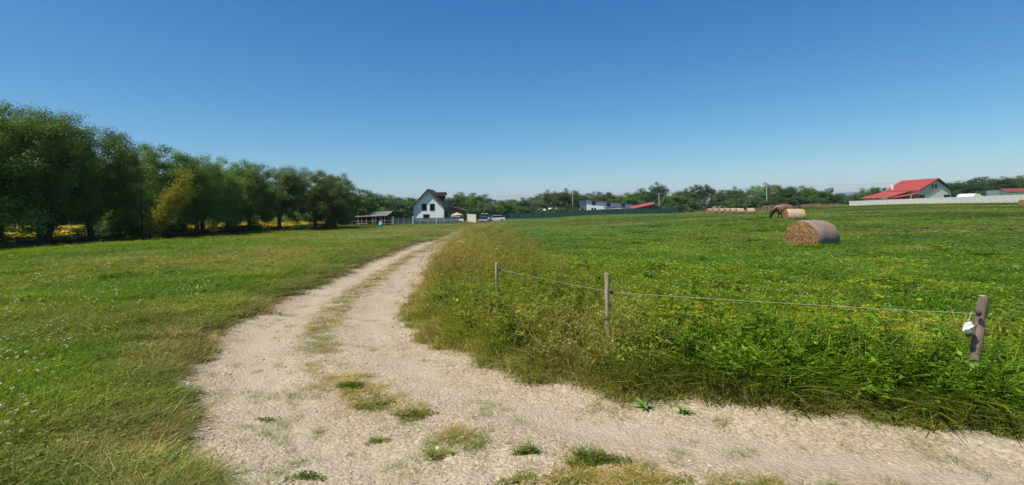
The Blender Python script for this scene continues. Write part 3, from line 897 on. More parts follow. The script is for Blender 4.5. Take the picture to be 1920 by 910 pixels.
    c = np.tile(DRY * [.8, .9, .8], (k.sum(), 1)); c = lerp(c, np.broadcast_to(G_B, c.shape), RNG.uniform(0, .8, k.sum()))
    plant('track_stubble', 'straw', x[k], y[k], r[k], np.full(k.sum(), .4), c, .4, 'sparse dry stubble poking through the gravel')
grow_all()

# ------------------------------------------------------------------ gravel
def stone_mesh(seed, sub=1):
    bm = bmesh.new(); bmesh.ops.create_icosphere(bm, subdivisions=sub, radius=1)
    r = random.Random(seed)
    ax = (r.uniform(.8, 1.2), r.uniform(.7, 1.0), r.uniform(.45, .7))
    for v in bm.verts:
        k = 1 + r.uniform(-.2, .2)
        v.co = Vector((v.co.x * ax[0] * k, v.co.y * ax[1] * k, v.co.z * ax[2] * k))
    me = bpy.data.meshes.new('pebble'); bm.to_mesh(me); bm.free()
    if sub > 1: me.polygons.foreach_set('use_smooth', np.ones(len(me.polygons), bool))
    return me

def stone_material(name='gravel_stone', inst=True):
    m, n, l, b = mat_base(name)
    tc = n.new('ShaderNodeTexCoord'); nz = n.new('ShaderNodeTexNoise'); nz.inputs['Scale'].default_value = 3; nz.inputs['Detail'].default_value = 6
    l.new(tc.outputs['Object'], nz.inputs['Vector'])
    v = ramp(n, l, nz.outputs[0], .3, .7, (.8, .8, .8), (1.15, 1.15, 1.15))
    if inst:
        ia = n.new('ShaderNodeAttribute'); ia.attribute_name = 'tint'; ia.attribute_type = 'INSTANCER'
        c = mixc(n, l, v, ia.outputs['Color'], 1.0, 'MULTIPLY')
    else:
        oi = n.new('ShaderNodeObjectInfo')
        c = mixc(n, l, v, ramp(n, l, oi.outputs['Random'], 0, 1, (.30, .26, .20), (.46, .41, .34)), 1.0, 'MULTIPLY')
    l.new(c, b.inputs['Base Color']); b.inputs['Roughness'].default_value = .9
    return m

def gravel():
    rng = RNG
    sm = stone_material()
    ps = []
    for k in range(6):
        me = stone_mesh(100 + k); me.materials.append(sm); ps.append(me)
    x, y, r = polar_points(rng, 90000, 1.5, 45)
    s = road_s(x, y); e = road_e(x, y, s)
    a = np.abs(s)
    p = sstep(.1, -.2, e) * (.25 + .75 * sstep(.35, .6, fbm(x, y, .8, 71, 3)))
    p *= 1 - .7 * np.exp(-((a - .66) / .26) ** 2)
    p *= 1 - .8 * sstep(-.3, .9, x) * sstep(6, 4.5, y)
    k = rng.uniform(size=len(x)) < p
    x, y, r, s = x[k], y[k], r[k], s[k]
    n = len(x)
    size = np.clip(np.exp(rng.normal(-5.3, .48, n)), .0018, .020) * np.clip(r / 5.5, 1, 3.2)
    z = height(x, y, s) + size * .12
    g = rng.uniform(.62, 1.35, n)[:, None] ** 1.0
    t = np.array([.45, .375, .27]) * g
    wh = rng.uniform(size=n) < .06
    t[wh] = [.66, .62, .55]
    scl = np.stack([size * rng.uniform(.8, 1.3, n), size, size * rng.uniform(.7, 1.1, n)], 1)
    o = scatter('gravel', ps, np.stack([x, y, z], 1), rng.uniform(0, 6.28, n), scl, rng.integers(0, 6, n), t,
                tilt=rng.normal(0, .3, (n, 2)))
    tag(o, 'loose pale gravel lying on the dirt track', 'gravel', kind='stuff')
    # single larger stones
    sm2 = stone_material('larger_stone', False)
    vs = []
    for k in range(4):
        me = stone_mesh(300 + k, 2); me.materials.append(sm2); me.name = 'stone'; vs.append(me)
    spots = [(-.62, 3.24, .035, 'flat grey stone half sunk in the track at its lower left'),
             (-.98, 3.30, .03, 'pale stone on the lower left of the track near the frame edge'),
             (-1.16, 3.62, .024, 'small white stone among the weeds on the outer wheel rut'),
             (-.86, 4.22, .026, 'white stone beside the bare patch of the inner strip'),
             (-.42, 3.33, .022, 'small white stone left of the twin tufts at the bottom'),
             (.45, 4.12, .030, 'white stone near the grass edge of the bend'),
             (.24, 3.78, .026, 'pale pebble between the green tuft and the grass edge'),
             (-.16, 4.05, .024, 'rounded pale pebble in the centre of the bend'),
             (-1.74, 4.5, .026, 'grey stone in the outer rut below the left field'),
             (-1.45, 5.6, .028, 'pale stone on the strip beside the bright green tuft'),
             (-1.9, 6.4, .03, 'pale stone farther up the middle strip'),
             (.95, 3.38, .022, 'small stone right of the largest green tuft')]
    for k, (sx, sy, q, lab) in enumerate(spots):
        o = link('stone', vs[k % 4], None, None, (sx, sy, gz(sx, sy) + q * .05), (0, 0, k * 1.3), (q * .8, q * .7, q * .5))
        tag(o, lab, 'stone', 'larger stones on the dirt track')
gravel()

# ------------------------------------------------------------------ tufts on the road: countable weeds
def tuft(x, y, rad, h, green, seed, label, n=170, name='weed_tuft'):
    r = np.random.default_rng(seed)
    m = Multi()
    tone = [tuple(G_A * .75), tuple(G_B * .8), tuple(G_D), tuple(DRY * .5)] if green > .5 else [tuple(DRY), tuple(G_B * 1.1), tuple(DRY * .7), tuple(G_B)]
    a = r.uniform(0, 6.28, n); q = rad * r.uniform(0, 1, n) ** .7
    lob = 1 + .35 * np.sin(3 * a + seed)
    bx = q * np.cos(a) * 1.5 * lob; by = q * np.sin(a) * .8 * lob
    V, qd, t, c = blades(r, n, rad, h * .4, h, .006, .55, .6, tone, 4, base=(bx, by, height(x + bx, y + by) - gz(x, y) - .004))
    m.add(V, qd, t, c)
    nl = n
    a = r.uniform(0, 6.28, nl); q = rad * r.uniform(0, 1, nl) ** .6; lob = 1 + .35 * np.sin(3 * a + seed)
    px = q * np.cos(a) * 1.5 * lob; py = q * np.sin(a) * .8 * lob
    P = np.stack([px, py, height(x + px, y + py) - gz(x, y) + r.uniform(.0, h * .5, nl)], 1)
    cc = np.array(tone)[r.integers(0, len(tone), nl)] * r.uniform(.7, 1.2, nl)[:, None]
    V, F, c = leaves(r, P, r.normal(size=(nl, 3)) * .5 + [0, 0, 1], .022, .011, cc); m.add(V, F, None, c)
    me = m.mesh(name, M['tuftleaf'])
    return tag(link(name, me, None, None, (x, y, gz(x, y))), label, 'weeds', 'weed tufts growing on the dirt track')
M['tuftleaf'] = plant_mat('tuft_leaves', .3, inst=False)
TUFTS = [(.50, 3.38, .115, .07, 1, 'largest green weed tuft on the track, low in the middle of the bend', 420),
         (.07, 3.50, .055, .06, 1, 'small green tuft left of the largest tuft at the bottom', 150),
         (-1.50, 4.92, .075, .06, 1, 'bright green tuft on the middle strip of the track', 240),
         (-1.16, 4.42, .10, .045, .6, 'flat olive weed patch below the bright green tuft', 260),
         (-.80, 4.18, .11, .035, .6, 'long flat green weed patch in the middle of the bend', 240),
         (-.52, 3.50, .06, .06, 0, 'dry spiky grass tuft left of the small green tuft', 110),
         (-.98, 3.78, .06, .05, 0, 'brown low tuft on the bare soil of the bend', 100),
         (-1.30, 3.30, .07, .04, .6, 'flat weed patch at the bottom left of the track', 130),
         (.02, 3.18, .08, .05, 0, 'brownish tuft at the bottom edge under the small green tuft', 150),
         (.95, 3.12, .07, .035, 0, 'thin dry tuft right of the largest green tuft', 90),
         (-1.98, 4.25, .06, .03, 1, 'tiny green weed in the outer wheel rut', 60),
         (.30, 3.12, .07, .045, 0, 'second brownish tuft at the bottom edge, under the largest tuft', 120)]
for k, t_ in enumerate(TUFTS):
    tuft(*t_[:5], 40 + k, t_[5], t_[6])

def dock(x, y, s_, label, seed):
    """low rosette of broad leaves"""
    root = empty('broadleaf_weed', (x, y, gz(x, y)), seed, label, 'weed', 'broad-leaved weeds at the foot of the verge')
    r = random.Random(seed)
    mb = MB()
    L = 1.0; W_ = .16
    prof = [(0, .25, .0), (.2, .7, .22), (.5, 1, .40), (.8, .75, .42), (1.0, .05, .34)]
    rows = []
    for t, w_, zz in prof:
        rows.append([mb.bm.verts.new((t * L, sgn * W_ * w_, zz * .9 - (.04 * w_ if sgn == 0 else 0))) for sgn in (-1, 0, 1)])
    for a, b in zip(rows[:-1], rows[1:]):
        for k in range(2): mb.bm.faces.new((a[k], a[k + 1], b[k + 1], b[k]))
    me = mb.mesh('leaf', True); me.materials.append(M['broadleaf'])
    for k in range(11):
        q = s_ * r.uniform(.6, 1.15)
        link('leaf', me, root, None, (0, 0, 0), (r.uniform(-.2, .2), r.uniform(-.5, .25), k * .62 + r.uniform(-.2, .2)), (q, q, q))
M['broadleaf'] = surf('broad_green_leaf', (.14, .25, .03), .5, .25, 3, .2)
dock(1.02, 4.24, .09, 'bright broad-leaved weed at the foot of the verge below the middle post', 3)
dock(1.30, 4.14, .08, 'smaller broad-leaved weed right of the bright one at the verge foot', 5)

# ------------------------------------------------------------------ trees
def crown_geo(seed, H, Rr, z0, nclump, nleaf, lL, lW, hang=0.0, csize=(.13, .28), shell=2.4, power=1.0):
    r = np.random.default_rng(seed)
    zc = z0 + (H - z0) * .52; hz = (H - z0) * .5
    d = r.normal(size=(nclump, 3)); d /= np.linalg.norm(d, axis=1, keepdims=True)
    rad = r.uniform(0, 1, nclump) ** (1 / shell)
    ph = r.uniform(0, 6.28, 6)
    lump = 1 + .07 * np.sin(3 * np.arctan2(d[:, 1], d[:, 0]) + ph[0]) * np.cos(2 * d[:, 2] + ph[1]) + .06 * np.sin(5 * d[:, 2] + ph[2] + 2 * np.arctan2(d[:, 1], d[:, 0]))
    rad = rad * lump
    hor = np.sqrt(np.maximum(1 - d[:, 2] ** 2, .02)); fat = np.minimum(hor ** -np.where(d[:, 2] < 0, .75, .25), 2.2)
    flat = np.where(d[:, 2] < 0, .92, 1.0)
    cx = d[:, 0] * rad * Rr * fat; cy = d[:, 1] * rad * Rr * fat; cz = zc + d[:, 2] * rad * hz * flat
    cs = r.uniform(csize[0], csize[1], nclump) * Rr
    tone = r.uniform(.72, 1.28, nclump)
    wts = cs ** 2; wts /= wts.sum()
    ci = r.choice(nclump, nleaf, p=wts)
    off = r.normal(size=(nleaf, 3)) * .43
    ln = np.linalg.norm(off, axis=1, keepdims=True); off = off / ln * np.minimum(ln, 1.25)
    P = np.stack([cx[ci], cy[ci], cz[ci]], 1) + off * cs[ci][:, None] * [1, 1, .75]
    P[:, 2] = np.maximum(P[:, 2], .3 + r.uniform(0, .07, nleaf) * H)
    N = off * .9 + r.normal(size=(nleaf, 3)) * .5 + [0, 0, .85]
    cols = np.ones((nleaf, 3)) * (tone[ci] * r.uniform(.75, 1.25, nleaf))[:, None]
    cols *= 1 + r.normal(0, .08, (nleaf, 3)) * [1, .4, .6]
    V, F, c = leaves(r, P, N, lL * r.uniform(.7, 1.3, nleaf), lW * r.uniform(.7, 1.3, nleaf), np.clip(cols, .2, 2), up=(0, 0, hang) if hang else None)
    return V, F, c, np.stack([cx, cy, cz], 1)

def trunk_geo(seed, H, rad, cl, nl=8, stems_=1, fork=.22):
    r = random.Random(seed)
    mb = MB()
    idx = list(range(len(cl))); r.shuffle(idx)
    for st in range(stems_):
        bx, by = (0, 0) if stems_ == 1 else (r.uniform(-.5, .5), r.uniform(-.5, .5))
        lean = Vector((r.uniform(-.5, .5), r.uniform(-.5, .5), 0)) * (H * .08)
        f = Vector((bx, by, 0)) + lean + Vector((0, 0, H * fork))
        mb.tube([(bx, by, -.25), (bx, by, .1), Vector((bx, by, 0)) * .5 + f * .5 + Vector((0, 0, 0)), f], [rad * 1.5, rad * 1.15, rad, rad * .85], 9)
        for k in range(nl):
            c = Vector(cl[idx[(st * nl + k) % len(idx)]])
            if c.z < H * .35: c.z = H * .5
            mid = f.lerp(c, .45) + Vector((r.uniform(-.3, .3), r.uniform(-.3, .3), r.uniform(.1, .6)))
            q = rad * r.uniform(.32, .5)
            mb.tube([f - Vector((0, 0, .15)), f.lerp(mid, .5) + Vector((r.uniform(-.1, .1), 0, .05)), mid, c], [q, q * .8, q * .55, q * .15], 6, cap=False)
    return mb

PROTO = {}
def tree_proto(kind, seed, H, Rr, z0, nclump, nleaf, lL, lW, mat, hang=0, nl=8, stems_=1, rad=.2, **kw):
    V, F, c, cl = crown_geo(seed, H, Rr, z0, nclump, nleaf, lL, lW, hang, **kw)
    cm = np_mesh('crown', V, [F], c); cm.materials.append(mat)
    tm = trunk_geo(seed, H, rad, cl, nl, stems_).mesh('trunk', True); tm.materials.append(M['bark'])
    PROTO.setdefault(kind, []).append((cm, tm, H, Rr))

for k in range(4):
    tree_proto('willow', 10 + k, 9.0, 3.9, .25, 230, 66000, .17, .065, M['leafwillow'], hang=.35, nl=9, stems_=1 + (k % 2), rad=.24, csize=(.15, .24), shell=2.8)
for k in range(3):
    tree_proto('dark', 30 + k, 10.0, 4.6, .3, 110, 11000, .40, .22, M['leafdark'], nl=6, rad=.22, csize=(.18, .32))
for k in range(3):
    tree_proto('pale', 40 + k, 10.0, 4.6, .3, 110, 10500, .38, .20, M['leafpale'], nl=6, rad=.22, csize=(.18, .32))
for k in range(3):
    tree_proto('bright', 50 + k, 10.0, 4.8, .3, 110, 11000, .40, .22, M['leafbright'], nl=6, rad=.22, csize=(.18, .32))
for k in range(2):
    tree_proto('open', 60 + k, 10.0, 4.0, 3.6, 34, 4200, .42, .2, M['leafdark'], nl=9, rad=.2, csize=(.16, .3))
for k in range(3):
    tree_proto('bush', 70 + k, 3.0, 2.4, .1, 50, 4500, .22, .12, M['leafdark'], nl=4, rad=.06)

def put_tree(kind, k, x, y, h, rx, rz, label, group, name='tree', ry=None, dz=-.1):
    cm, tm, H, Rr = PROTO[kind][k % len(PROTO[kind])]
    root = empty(name, (x, y, gz(x, y) + dz), rz, label, 'bush' if name in ('bush', 'shrub') else 'tree', group)
    root.scale = (rx / Rr, (ry or rx) / Rr, h / H)
    link('trunk', tm, root); link('crown', cm, root)
    return root

# the row of willows on the left (bearing, top row, distance, half width m)
ORD = ['first', 'second', 'third', 'fourth', 'fifth', 'sixth', 'seventh', 'eighth', 'ninth', 'tenth', 'eleventh', 'twelfth',
       'thirteenth', 'fourteenth', 'fifteenth', 'sixteenth', 'seventeenth', 'eighteenth', 'nineteenth', 'twentieth']
ROW = [(-105, 195, 30, 3.6, 0, 'willow at the left frame edge, standing before the whole row'),
       (-10, 190, 35, 3.1, 3, 'tall dark willow cut by the left frame edge'),
       (78, 198, 34, 2.45, 1, 'tallest willow in view at the left, forked trunk by the yellow flowers'),
       (172, 236, 38, 2.5, 2, 'willow with a rounded top, right of the tallest one'),
       (300, 277, 45, 2.9, 0, 'willow rising behind the yellowing leaning bush'),
       (232, 290, 50, 2.6, 2, 'smaller willow seen in the notch left of the leaning bush'),
       (378, 292, 50, 2.6, 1, 'feathery willow right of the leaning bush'),
       (425, 306, 56, 2.6, 3, 'willow in the middle of the row, darker than its neighbours'),
       (468, 308, 60, 2.6, 0, 'willow left of the one with yellowing twigs'),
       (520, 312, 66, 2.9, 1, 'willow with yellowing upper twigs in the right half of the row'),
       (592, 320, 74, 3.6, 2, 'broad domed willow where the row steps down'),
       (628, 330, 80, 3.0, 0, 'rounded willow closing the tall part of the row above the sheds'),
       (672, 355, 100, 3.4, 1, 'lower tree behind the dark shed roof'),
       (700, 362, 112, 3.2, 3, 'lower tree above the grey shed roof'),
       (728, 371, 125, 3.4, 0, 'low tree just right of the grey shed'),
       (752, 376, 138, 3.4, 2, 'low tree between the grey shed and the white house'),
       (741, 369, 145, 3.6, 0, 'tree rising behind the low ones right of the grey shed'), (764, 372, 150, 3.8, 1, 'tree touching the left eaves of the white house')]
for px, yt, d, w_, k, lab in ROW:
    x = gx(px, d); h = zabs(px, yt, d) - gz(x, d) + .1
    w_ *= 1.14; put_tree('willow' if d < 99 else 'dark', k, x, d, h, w_, k * 2.1 + px * .01, lab, 'willows in a row along the left field', 'willow_tree', ry=w_ * 1.15)

# leaning yellowing bush
def leaning_bush():
    x, y = gx(268, 38.5), 38.5
    root = empty('leaning_tree', (x, y, gz(x, y)), 0, 'low yellowing tree leaning to the right in front of the willows', 'tree')
    r = np.random.default_rng(3)
    mb = MB(); pts = []
    for k in range(9):
        t = k / 8
        end = Vector((.9 + 2.6 * t + .2 * math.sin(k * 2), -.4 + .3 * math.cos(k), 1.0 + 3.3 * (t ** .8) + .5 * math.sin(k * 1.7)))
        mid = Vector((end.x * .45, end.y * .5, end.z * .35))
        mb.tube([(0, 0, -.2), mid, end], [.09, .06, .015], 6, cap=False)
        pts += [mid.lerp(end, q) for q in (.35, .55, .75, .9, 1.0)]
    mb.tube([(0, 0, -.2), (-.2, .1, 2), (-.3, .3, 4.6)], [.10, .07, .02], 6)
    mb.build('trunk', M['bark'], root, True)
    pts = np.array([tuple(p) for p in pts]); n = 13000
    ci = r.integers(0, len(pts), n)
    P = pts[ci] + r.normal(0, .26, (n, 3)); P[:, 2] = np.maximum(P[:, 2], .15)
    cols = np.ones((n, 3)) * r.uniform(.6, 1.3, n)[:, None]
    V, F, c = leaves(r, P, r.normal(size=(n, 3)) + [0, 0, .5], .12, .045, cols)
    me = np_mesh('crown', V, [F], c); me.materials.append(M['leafyellow']); link('crown', me, root)
leaning_bush()

# undergrowth beneath the row and background masses at the left
UNDER = [(50, 35.5, .5, 3.0), (125, 37, .5, 2.6), (178, 41, .7, 2.4), (350, 50, .7, 2.4), (390, 54, .8, 3), (430, 58, .9, 3), (478, 64, .8, 3), (540, 72, .9, 3.2), (600, 80, .9, 3), (20, 41, 1.2, 2.8), (135, 43, 1.4, 2.6), (205, 46, 1.9, 2.2), (245, 41.5, 1.5, 1.7), (300, 43, 1.6, 2.0), (330, 48, 1.4, 1.6), (-60, 40, 1.8, 3)]
UL = ['weeds around the forked trunk of the tallest willow', 'weeds just right of the forked willow trunk', 'weeds beneath the second tall willow', 'weeds beneath the feathery willow', 'weeds beneath the middle of the willow row', 'weeds beneath the darker middle willow', 'weeds beneath the willow with yellow twigs', 'weeds beneath the broad domed willow', 'weeds beneath the last tall willow by the paddock', 'low dark undergrowth beneath the far left willows', 'dark undergrowth right of the tallest willow trunk', 'taller scrub in the shade before the leaning tree',
      'scrub at the foot of the leaning tree', 'dark scrub under the leaning tree branches', 'small scrub right of the leaning tree', 'undergrowth at the left frame edge']
for k, (px, d, h, w_) in enumerate(UNDER):
    put_tree('bush', k, gx(px, d), d, h, w_, k, UL[k], 'undergrowth beneath the willow row', 'shrub')
for k in range(12):
    px = -260 + 62 * k; d = 92 + 9 * (k % 3) + k * 3
    x = gx(px, d)
    put_tree('dark', k, x, d, 7.2 + (k % 3) * .5, 5.2, k * 1.3,
             ORD[k] + ' dark tree from the left in the belt beyond the yellow field', 'trees beyond the yellow field', 'tree')

# ------------------------------------------------------------------ yellow field behind the willows
def yellow_field():
    r = np.random.default_rng(8)
    me_list = []
    mat = plant_mat('field_flower', .3)
    for k in range(3):
        m = Multi()
        V, q, t, c = blades(r, 26, .4, .5, 1.0, .04, .15, .2, [(.12, .30, .10), (.2, .35, .1)], 3); m.add(V, q, t, c)
        n = 46; a = r.uniform(0, 6.28, n); q_ = .5 * np.sqrt(r.uniform(0, 1, n))
        P = np.stack([q_ * np.cos(a), q_ * np.sin(a), r.uniform(.6, 1.1, n)], 1)
        V, F, c = leaves(r, P, r.normal(size=(n, 3)) * .6 + [.2, -.8, .6], .17, .15, np.ones((n, 3)) * r.uniform(.8, 1.2, n)[:, None]); m.add(V, F, None, c)
        mm = m.mesh('yellow_crop', mat); me_list.append(mm)
    n = 15000
    x = r.uniform(-95, -34, n); y = r.uniform(40, 104, n)
    k = x < -33 - (y - 40) * .02; x, y = x[k], y[k]; n = len(x)
    z = height(x, y) - .05
    o = scatter('yellow_flower_field', me_list, np.stack([x, y, z], 1), r.uniform(0, 6.28, n) * 0 + r.uniform(-.6, .6, n),
                np.tile([[1.3, 1.3, .75]], (n, 1)), r.integers(0, 3, n), np.tile([[.66, .50, .03]], (n, 1)) * r.uniform(.7, 1.15, n)[:, None])
    tag(o, 'yellow flowering crop seen under the willows', 'flower field', kind='stuff')
yellow_field()

# ------------------------------------------------------------------ skyline trees
SKY = [  # zone, list of (px, top row, distance, half width m, kind)
    ('behind the white house', [(772, 374, 150, 4, 'dark'), (788, 370, 160, 4.4, 'pale'), (848, 369, 165, 4, 'dark'), (861, 364, 190, 4, 'dark'), (874, 367, 180, 4.4, 'bright'),
                                (888, 366, 190, 4.4, 'dark'), (903, 368, 200, 4.6, 'dark')]),
    ('between the parked vehicles and the green fence', [(916, 376, 150, 3.1, 'pale'), (934, 378, 190, 4.2, 'dark'), (947, 375, 170, 3.2, 'bright'), (958, 374, 200, 4.2, 'dark'),
                                (972, 378, 210, 4.6, 'bright'), (984, 373, 190, 3, 'dark'), (997, 371, 215, 4.8, 'pale')]),
    ('left of the long white hall', [(1013, 367, 225, 5, 'dark'), (1028, 360, 220, 4.6, 'pale'), (1042, 362, 235, 4.8, 'dark'), (1056, 358, 225, 4.4, 'dark'), (1070, 357, 240, 4.6, 'bright'),
                                (1084, 364, 230, 4.8, 'dark')]),
    ('behind the long white hall', [(1100, 366, 240, 5, 'dark'), (1115, 362, 235, 4.4, 'pale'), (1130, 360, 240, 4.6, 'dark'), (1146, 366, 230, 5, 'dark'), (1162, 369, 225, 5, 'pale'), (1176, 365, 215, 4.6, 'bright'),
                                ]),
    ('above the red shed roof', [(1190, 362, 210, 4.6, 'bright'), (1205, 357, 215, 4.8, 'dark'), (1219, 359, 225, 4.6, 'pale'), (1234, 346, 220, 4.0, 'dark'), (1252, 366, 210, 4.4, 'bright')]),
    ('above the pale low wall', [(1267, 362, 230, 4.6, 'pale'), (1283, 357, 235, 4.6, 'dark'), (1300, 353, 230, 4.2, 'dark'), (1320, 347, 225, 4.0, 'open'), (1333, 352, 230, 3.0, 'open'), (1350, 359, 215, 3.0, 'dark'),
                                ]),
    ('above the row of small bales', [(1362, 356, 215, 2.6, 'dark'), (1378, 354, 205, 3.6, 'dark'), (1392, 360, 215, 3.6, 'pale'), (1404, 370, 210, 2.6, 'dark')]),
    ('around the concrete pole', [(1419, 350, 200, 4.0, 'bright'), (1434, 346, 195, 4.2, 'pale'), (1450, 347, 200, 4.2, 'dark'), (1466, 352, 205, 4, 'dark')]),
    ('behind the grazing horse', [(1480, 358, 195, 3.8, 'dark'), (1496, 349, 200, 4.4, 'dark'), (1512, 353, 195, 4.2, 'bright'), (1528, 358, 190, 4.4, 'bright'), (1542, 363, 190, 3.2, 'dark')]),
    ('left of the red roofed farmhouse', [(1556, 353, 240, 1.7, 'open'), (1590, 369, 260, 5, 'dark'), (1612, 362, 260, 4, 'dark'), (1632, 351, 250, 4.2, 'pale'), (1646, 353, 245, 3.4, 'open')]),
    ('right of the red roofed farmhouse', [(1790, 343, 270, 7, 'dark'), (1806, 341, 280, 8, 'pale'), (1824, 337, 270, 8, 'dark'), (1842, 336, 290, 8, 'bright'), (1860, 335, 280, 8, 'dark'), (1880, 334, 290, 8, 'pale'),
                                (1898, 334, 280, 8, 'dark'), (1917, 333, 290, 8, 'dark'), (1938, 333, 280, 8, 'dark'), (1960, 332, 285, 9, 'bright')]),
]
KW = {'dark': 'dark green', 'pale': 'greyish green', 'bright': 'fresh green', 'open': 'open-crowned'}
ti = 0
for zone, L_ in SKY:
    for q, (px, yt, d, w_, kd) in enumerate(L_):
        x = gx(px, d); h = zabs(px, yt, d) - gz(x, d) + .1
        put_tree(kd, ti, x, d, h, w_ * 1.12, ti * 1.7, '%s tree, %s from left %s' % (KW[kd], ORD[q], zone), 'skyline trees', 'tree')
        ti += 1
# bushes at their feet
BZ = [(760, 905, 12, 150, 'behind the white house'), (935, 1090, 14, 175, 'behind the left half of the green fence'), (1180, 1370, 14, 200, 'behind the pale low wall'),
      (1375, 1550, 14, 172, 'beyond the far bales and the horse'), (1560, 1610, 4, 200, 'beside the old brown house'), (1790, 1935, 10, 215, 'behind the right end of the concrete wall')]
for a, b, n_, d0, zone in BZ:
    for q in range(n_):
        px = a + (b - a) * (q + .5) / n_ + random.uniform(-4, 4); d = d0 + random.uniform(-6, 14)
        x = gx(px, d)
        put_tree('bush', ti, x, d, random.uniform(2.2, 4.2) * (1 if d0 < 190 else 1.15), random.uniform(2.2, 3.6), ti, '%s bush from left %s' % (ORD[q], zone), 'skyline bushes', 'bush')
        ti += 1
put_tree('bush', 1, gx(1459, 100), 100, 1.7, 1.1, 2, 'greyish small bush just behind the head of the horse', None, 'bush')
put_tree('bush', 0, gx(1378, 130), 130, 3.4, 1.9, 2, 'dark bush standing before the trees above the small bales', None, 'bush')
put_tree('bush', 2, gx(1278, 140), 140, 2.8, 1.2, 2, 'reddish-green bush at the right end of the green fence', None, 'bush')
put_tree('bush', 2, gx(1296, 150), 150, 1.7, .8, 2, 'small dark bush below the pale low wall', None, 'bush')

# hill with wood behind the house and far mountains
def ridge(name, pts, d, depth, mat, base=-5, label=None):
    mb = MB(); rows = []
    for (px, py) in pts:
        x = gx(px, d); zt = zabs(px, py, d)
        rows.append([mb.bm.verts.new(v) for v in ((x * .97, d - depth * .5, base), (x, d, zt), (x * 1.03, d + depth, base))])
    for a, b in zip(rows[:-1], rows[1:]):
        for k in range(2): mb.bm.faces.new((a[k], b[k], b[k + 1], a[k + 1]))
    o = mb.build(name, mat, None, True); tag(o, label, kind='structure')
    return o
ridge('mountain_range', [(-400, 396), (0, 398), (400, 392), (700, 386), (900, 387), (1050, 384), (1200, 380), (1300, 376), (1380, 379), (1480, 374), (1540, 368), (1570, 362.5), (1600, 360), (1620, 361.5), (1650, 366), (1700, 369), (1800, 368), (1950, 365), (2300, 362)],
      7000, 1500, M['mountain'])

# ------------------------------------------------------------------ hay bales
def bale_part_meshes(rad, length, sq, seed, seg=40):
    """axis along X, resting on z=0; returns side mesh and end mesh"""
    r = np.random.default_rng(seed)
    side = MB(); rings = []
    nx = 9
    lump = r.uniform(-.02, .02, (nx, seg))
    for i in range(nx):
        t = i / (nx - 1); x = (t - .5) * length
        rr_ = rad * (1 - (.05 if i in (0, nx - 1) else 0))
        ring = []
        for k in range(seg):
            a = 2 * math.pi * k / seg
            y = math.cos(a) * rr_ * (1 + lump[i, k]); z = math.sin(a) * rr_ * (1 + lump[i, k])
            z = z * sq
            if z < -rad * sq * .8: z = -rad * sq * .8 + (z + rad * sq * .8) * .3
            y *= 1 + .05 * (1 - (z / rad + 1) / 2)
            ring.append(side.bm.verts.new((x, y, z)))
        rings.append(ring)
    for a, b in zip(rings[:-1], rings[1:]):
        for k in range(seg): side.bm.faces.new((a[k], a[(k + 1) % seg], b[(k + 1) % seg], b[k]))
    first = [v.co.copy() for v in rings[0]]; last = [v.co.copy() for v in rings[-1]]
    zmin = min(v.co.z for v in side.bm.verts)
    for v in side.bm.verts: v.co.z -= zmin
    ends = []
    for ring, sg in ((first, -1), (last, 1)):
        e = MB(); prev = None; nr = 9
        for j in range(nr + 1):
            f = 1 - j / (nr)
            cur = []
            for k in range(seg):
                c = ring[k]
                bulge = .05 * (1 - f * f) + (r.uniform(-.018, .018) if 0 < j < nr else 0)
                cur.append(e.bm.verts.new((c.x + sg * bulge, c.y * max(f, .02), c.z * max(f, .02) - zmin)))
            if prev:
                for k in range(seg):
                    vs = (prev[k], prev[(k + 1) % seg], cur[(k + 1) % seg], cur[k])
                    e.bm.faces.new(vs)
            prev = cur
        e.bm.faces.new(prev)
        ends.append(e)
    # loose straws
    fz = Multi(); n = 500
    a = r.uniform(0, 6.28, n); q = rad * np.sqrt(r.uniform(0, 1, n)) * .97
    P = np.stack([np.where(r.uniform(size=n) < .8, -length / 2 - .02, length / 2 + .02), q * np.cos(a), q * np.sin(a) * sq - zmin], 1)
    P[:, 2] = np.maximum(P[:, 2], .03)
    V, F, c = leaves(r, P, r.normal(size=(n, 3)) + [-.5, 0, 0], .13, .012, np.tile([[.42, .27, .12]], (n, 1)) * r.uniform(.6, 1.3, n)[:, None])
    fz.add(V, F, None, c)
    return side.mesh('wrapped_side', True), ends[0].mesh('rolled_end', True), ends[1].mesh('rolled_end', True), fz.mesh('loose_straw', M['strawbits'])
M['strawbits'] = plant_mat('loose_straw', .2, inst=False)

def bale(x, y, az, meshes, label, group, scale=1.0, tint=(1, 1, 1)):
    """az: bearing of the axis in degrees clockwise from +Y, pointing away from the visible end"""
    root = empty('hay_bale', (x, y, gz(x, y) - .03 - (.09 if y < 30 else 0)), R(90 - az), label, 'hay bale', group)
    root.scale = (scale,) * 3
    s, e0, e1, fz = meshes
    o = link('wrapped_side', s, root, M['hayside']); o.color = (*tint, 1)
    link('rolled_end', e0, root, M['hayend']); link('rolled_end', e1, root, M['hayend'])
    tag(link('loose_straw', fz, root), kind='stuff')
    return root
BM1 = bale_part_meshes(.82, 1.25, .84, 1)
BM2 = bale_part_meshes(.66, 1.55, .98, 2)
BM3 = bale_part_meshes(.62, 1.3, 1.0, 3, 20)
GB = 'round hay bales in the right-hand field'
bale(12.5, 22.3, 66, BM1, 'nearest and largest round hay bale, brown rolled end facing the track', GB, tint=(.82, .78, .78))
bale(gx(1489, 48), 48, 97, BM2, 'golden round bale lying in front of the grazing horse', GB, .93, tint=(1.45, 1.25, 1.0))
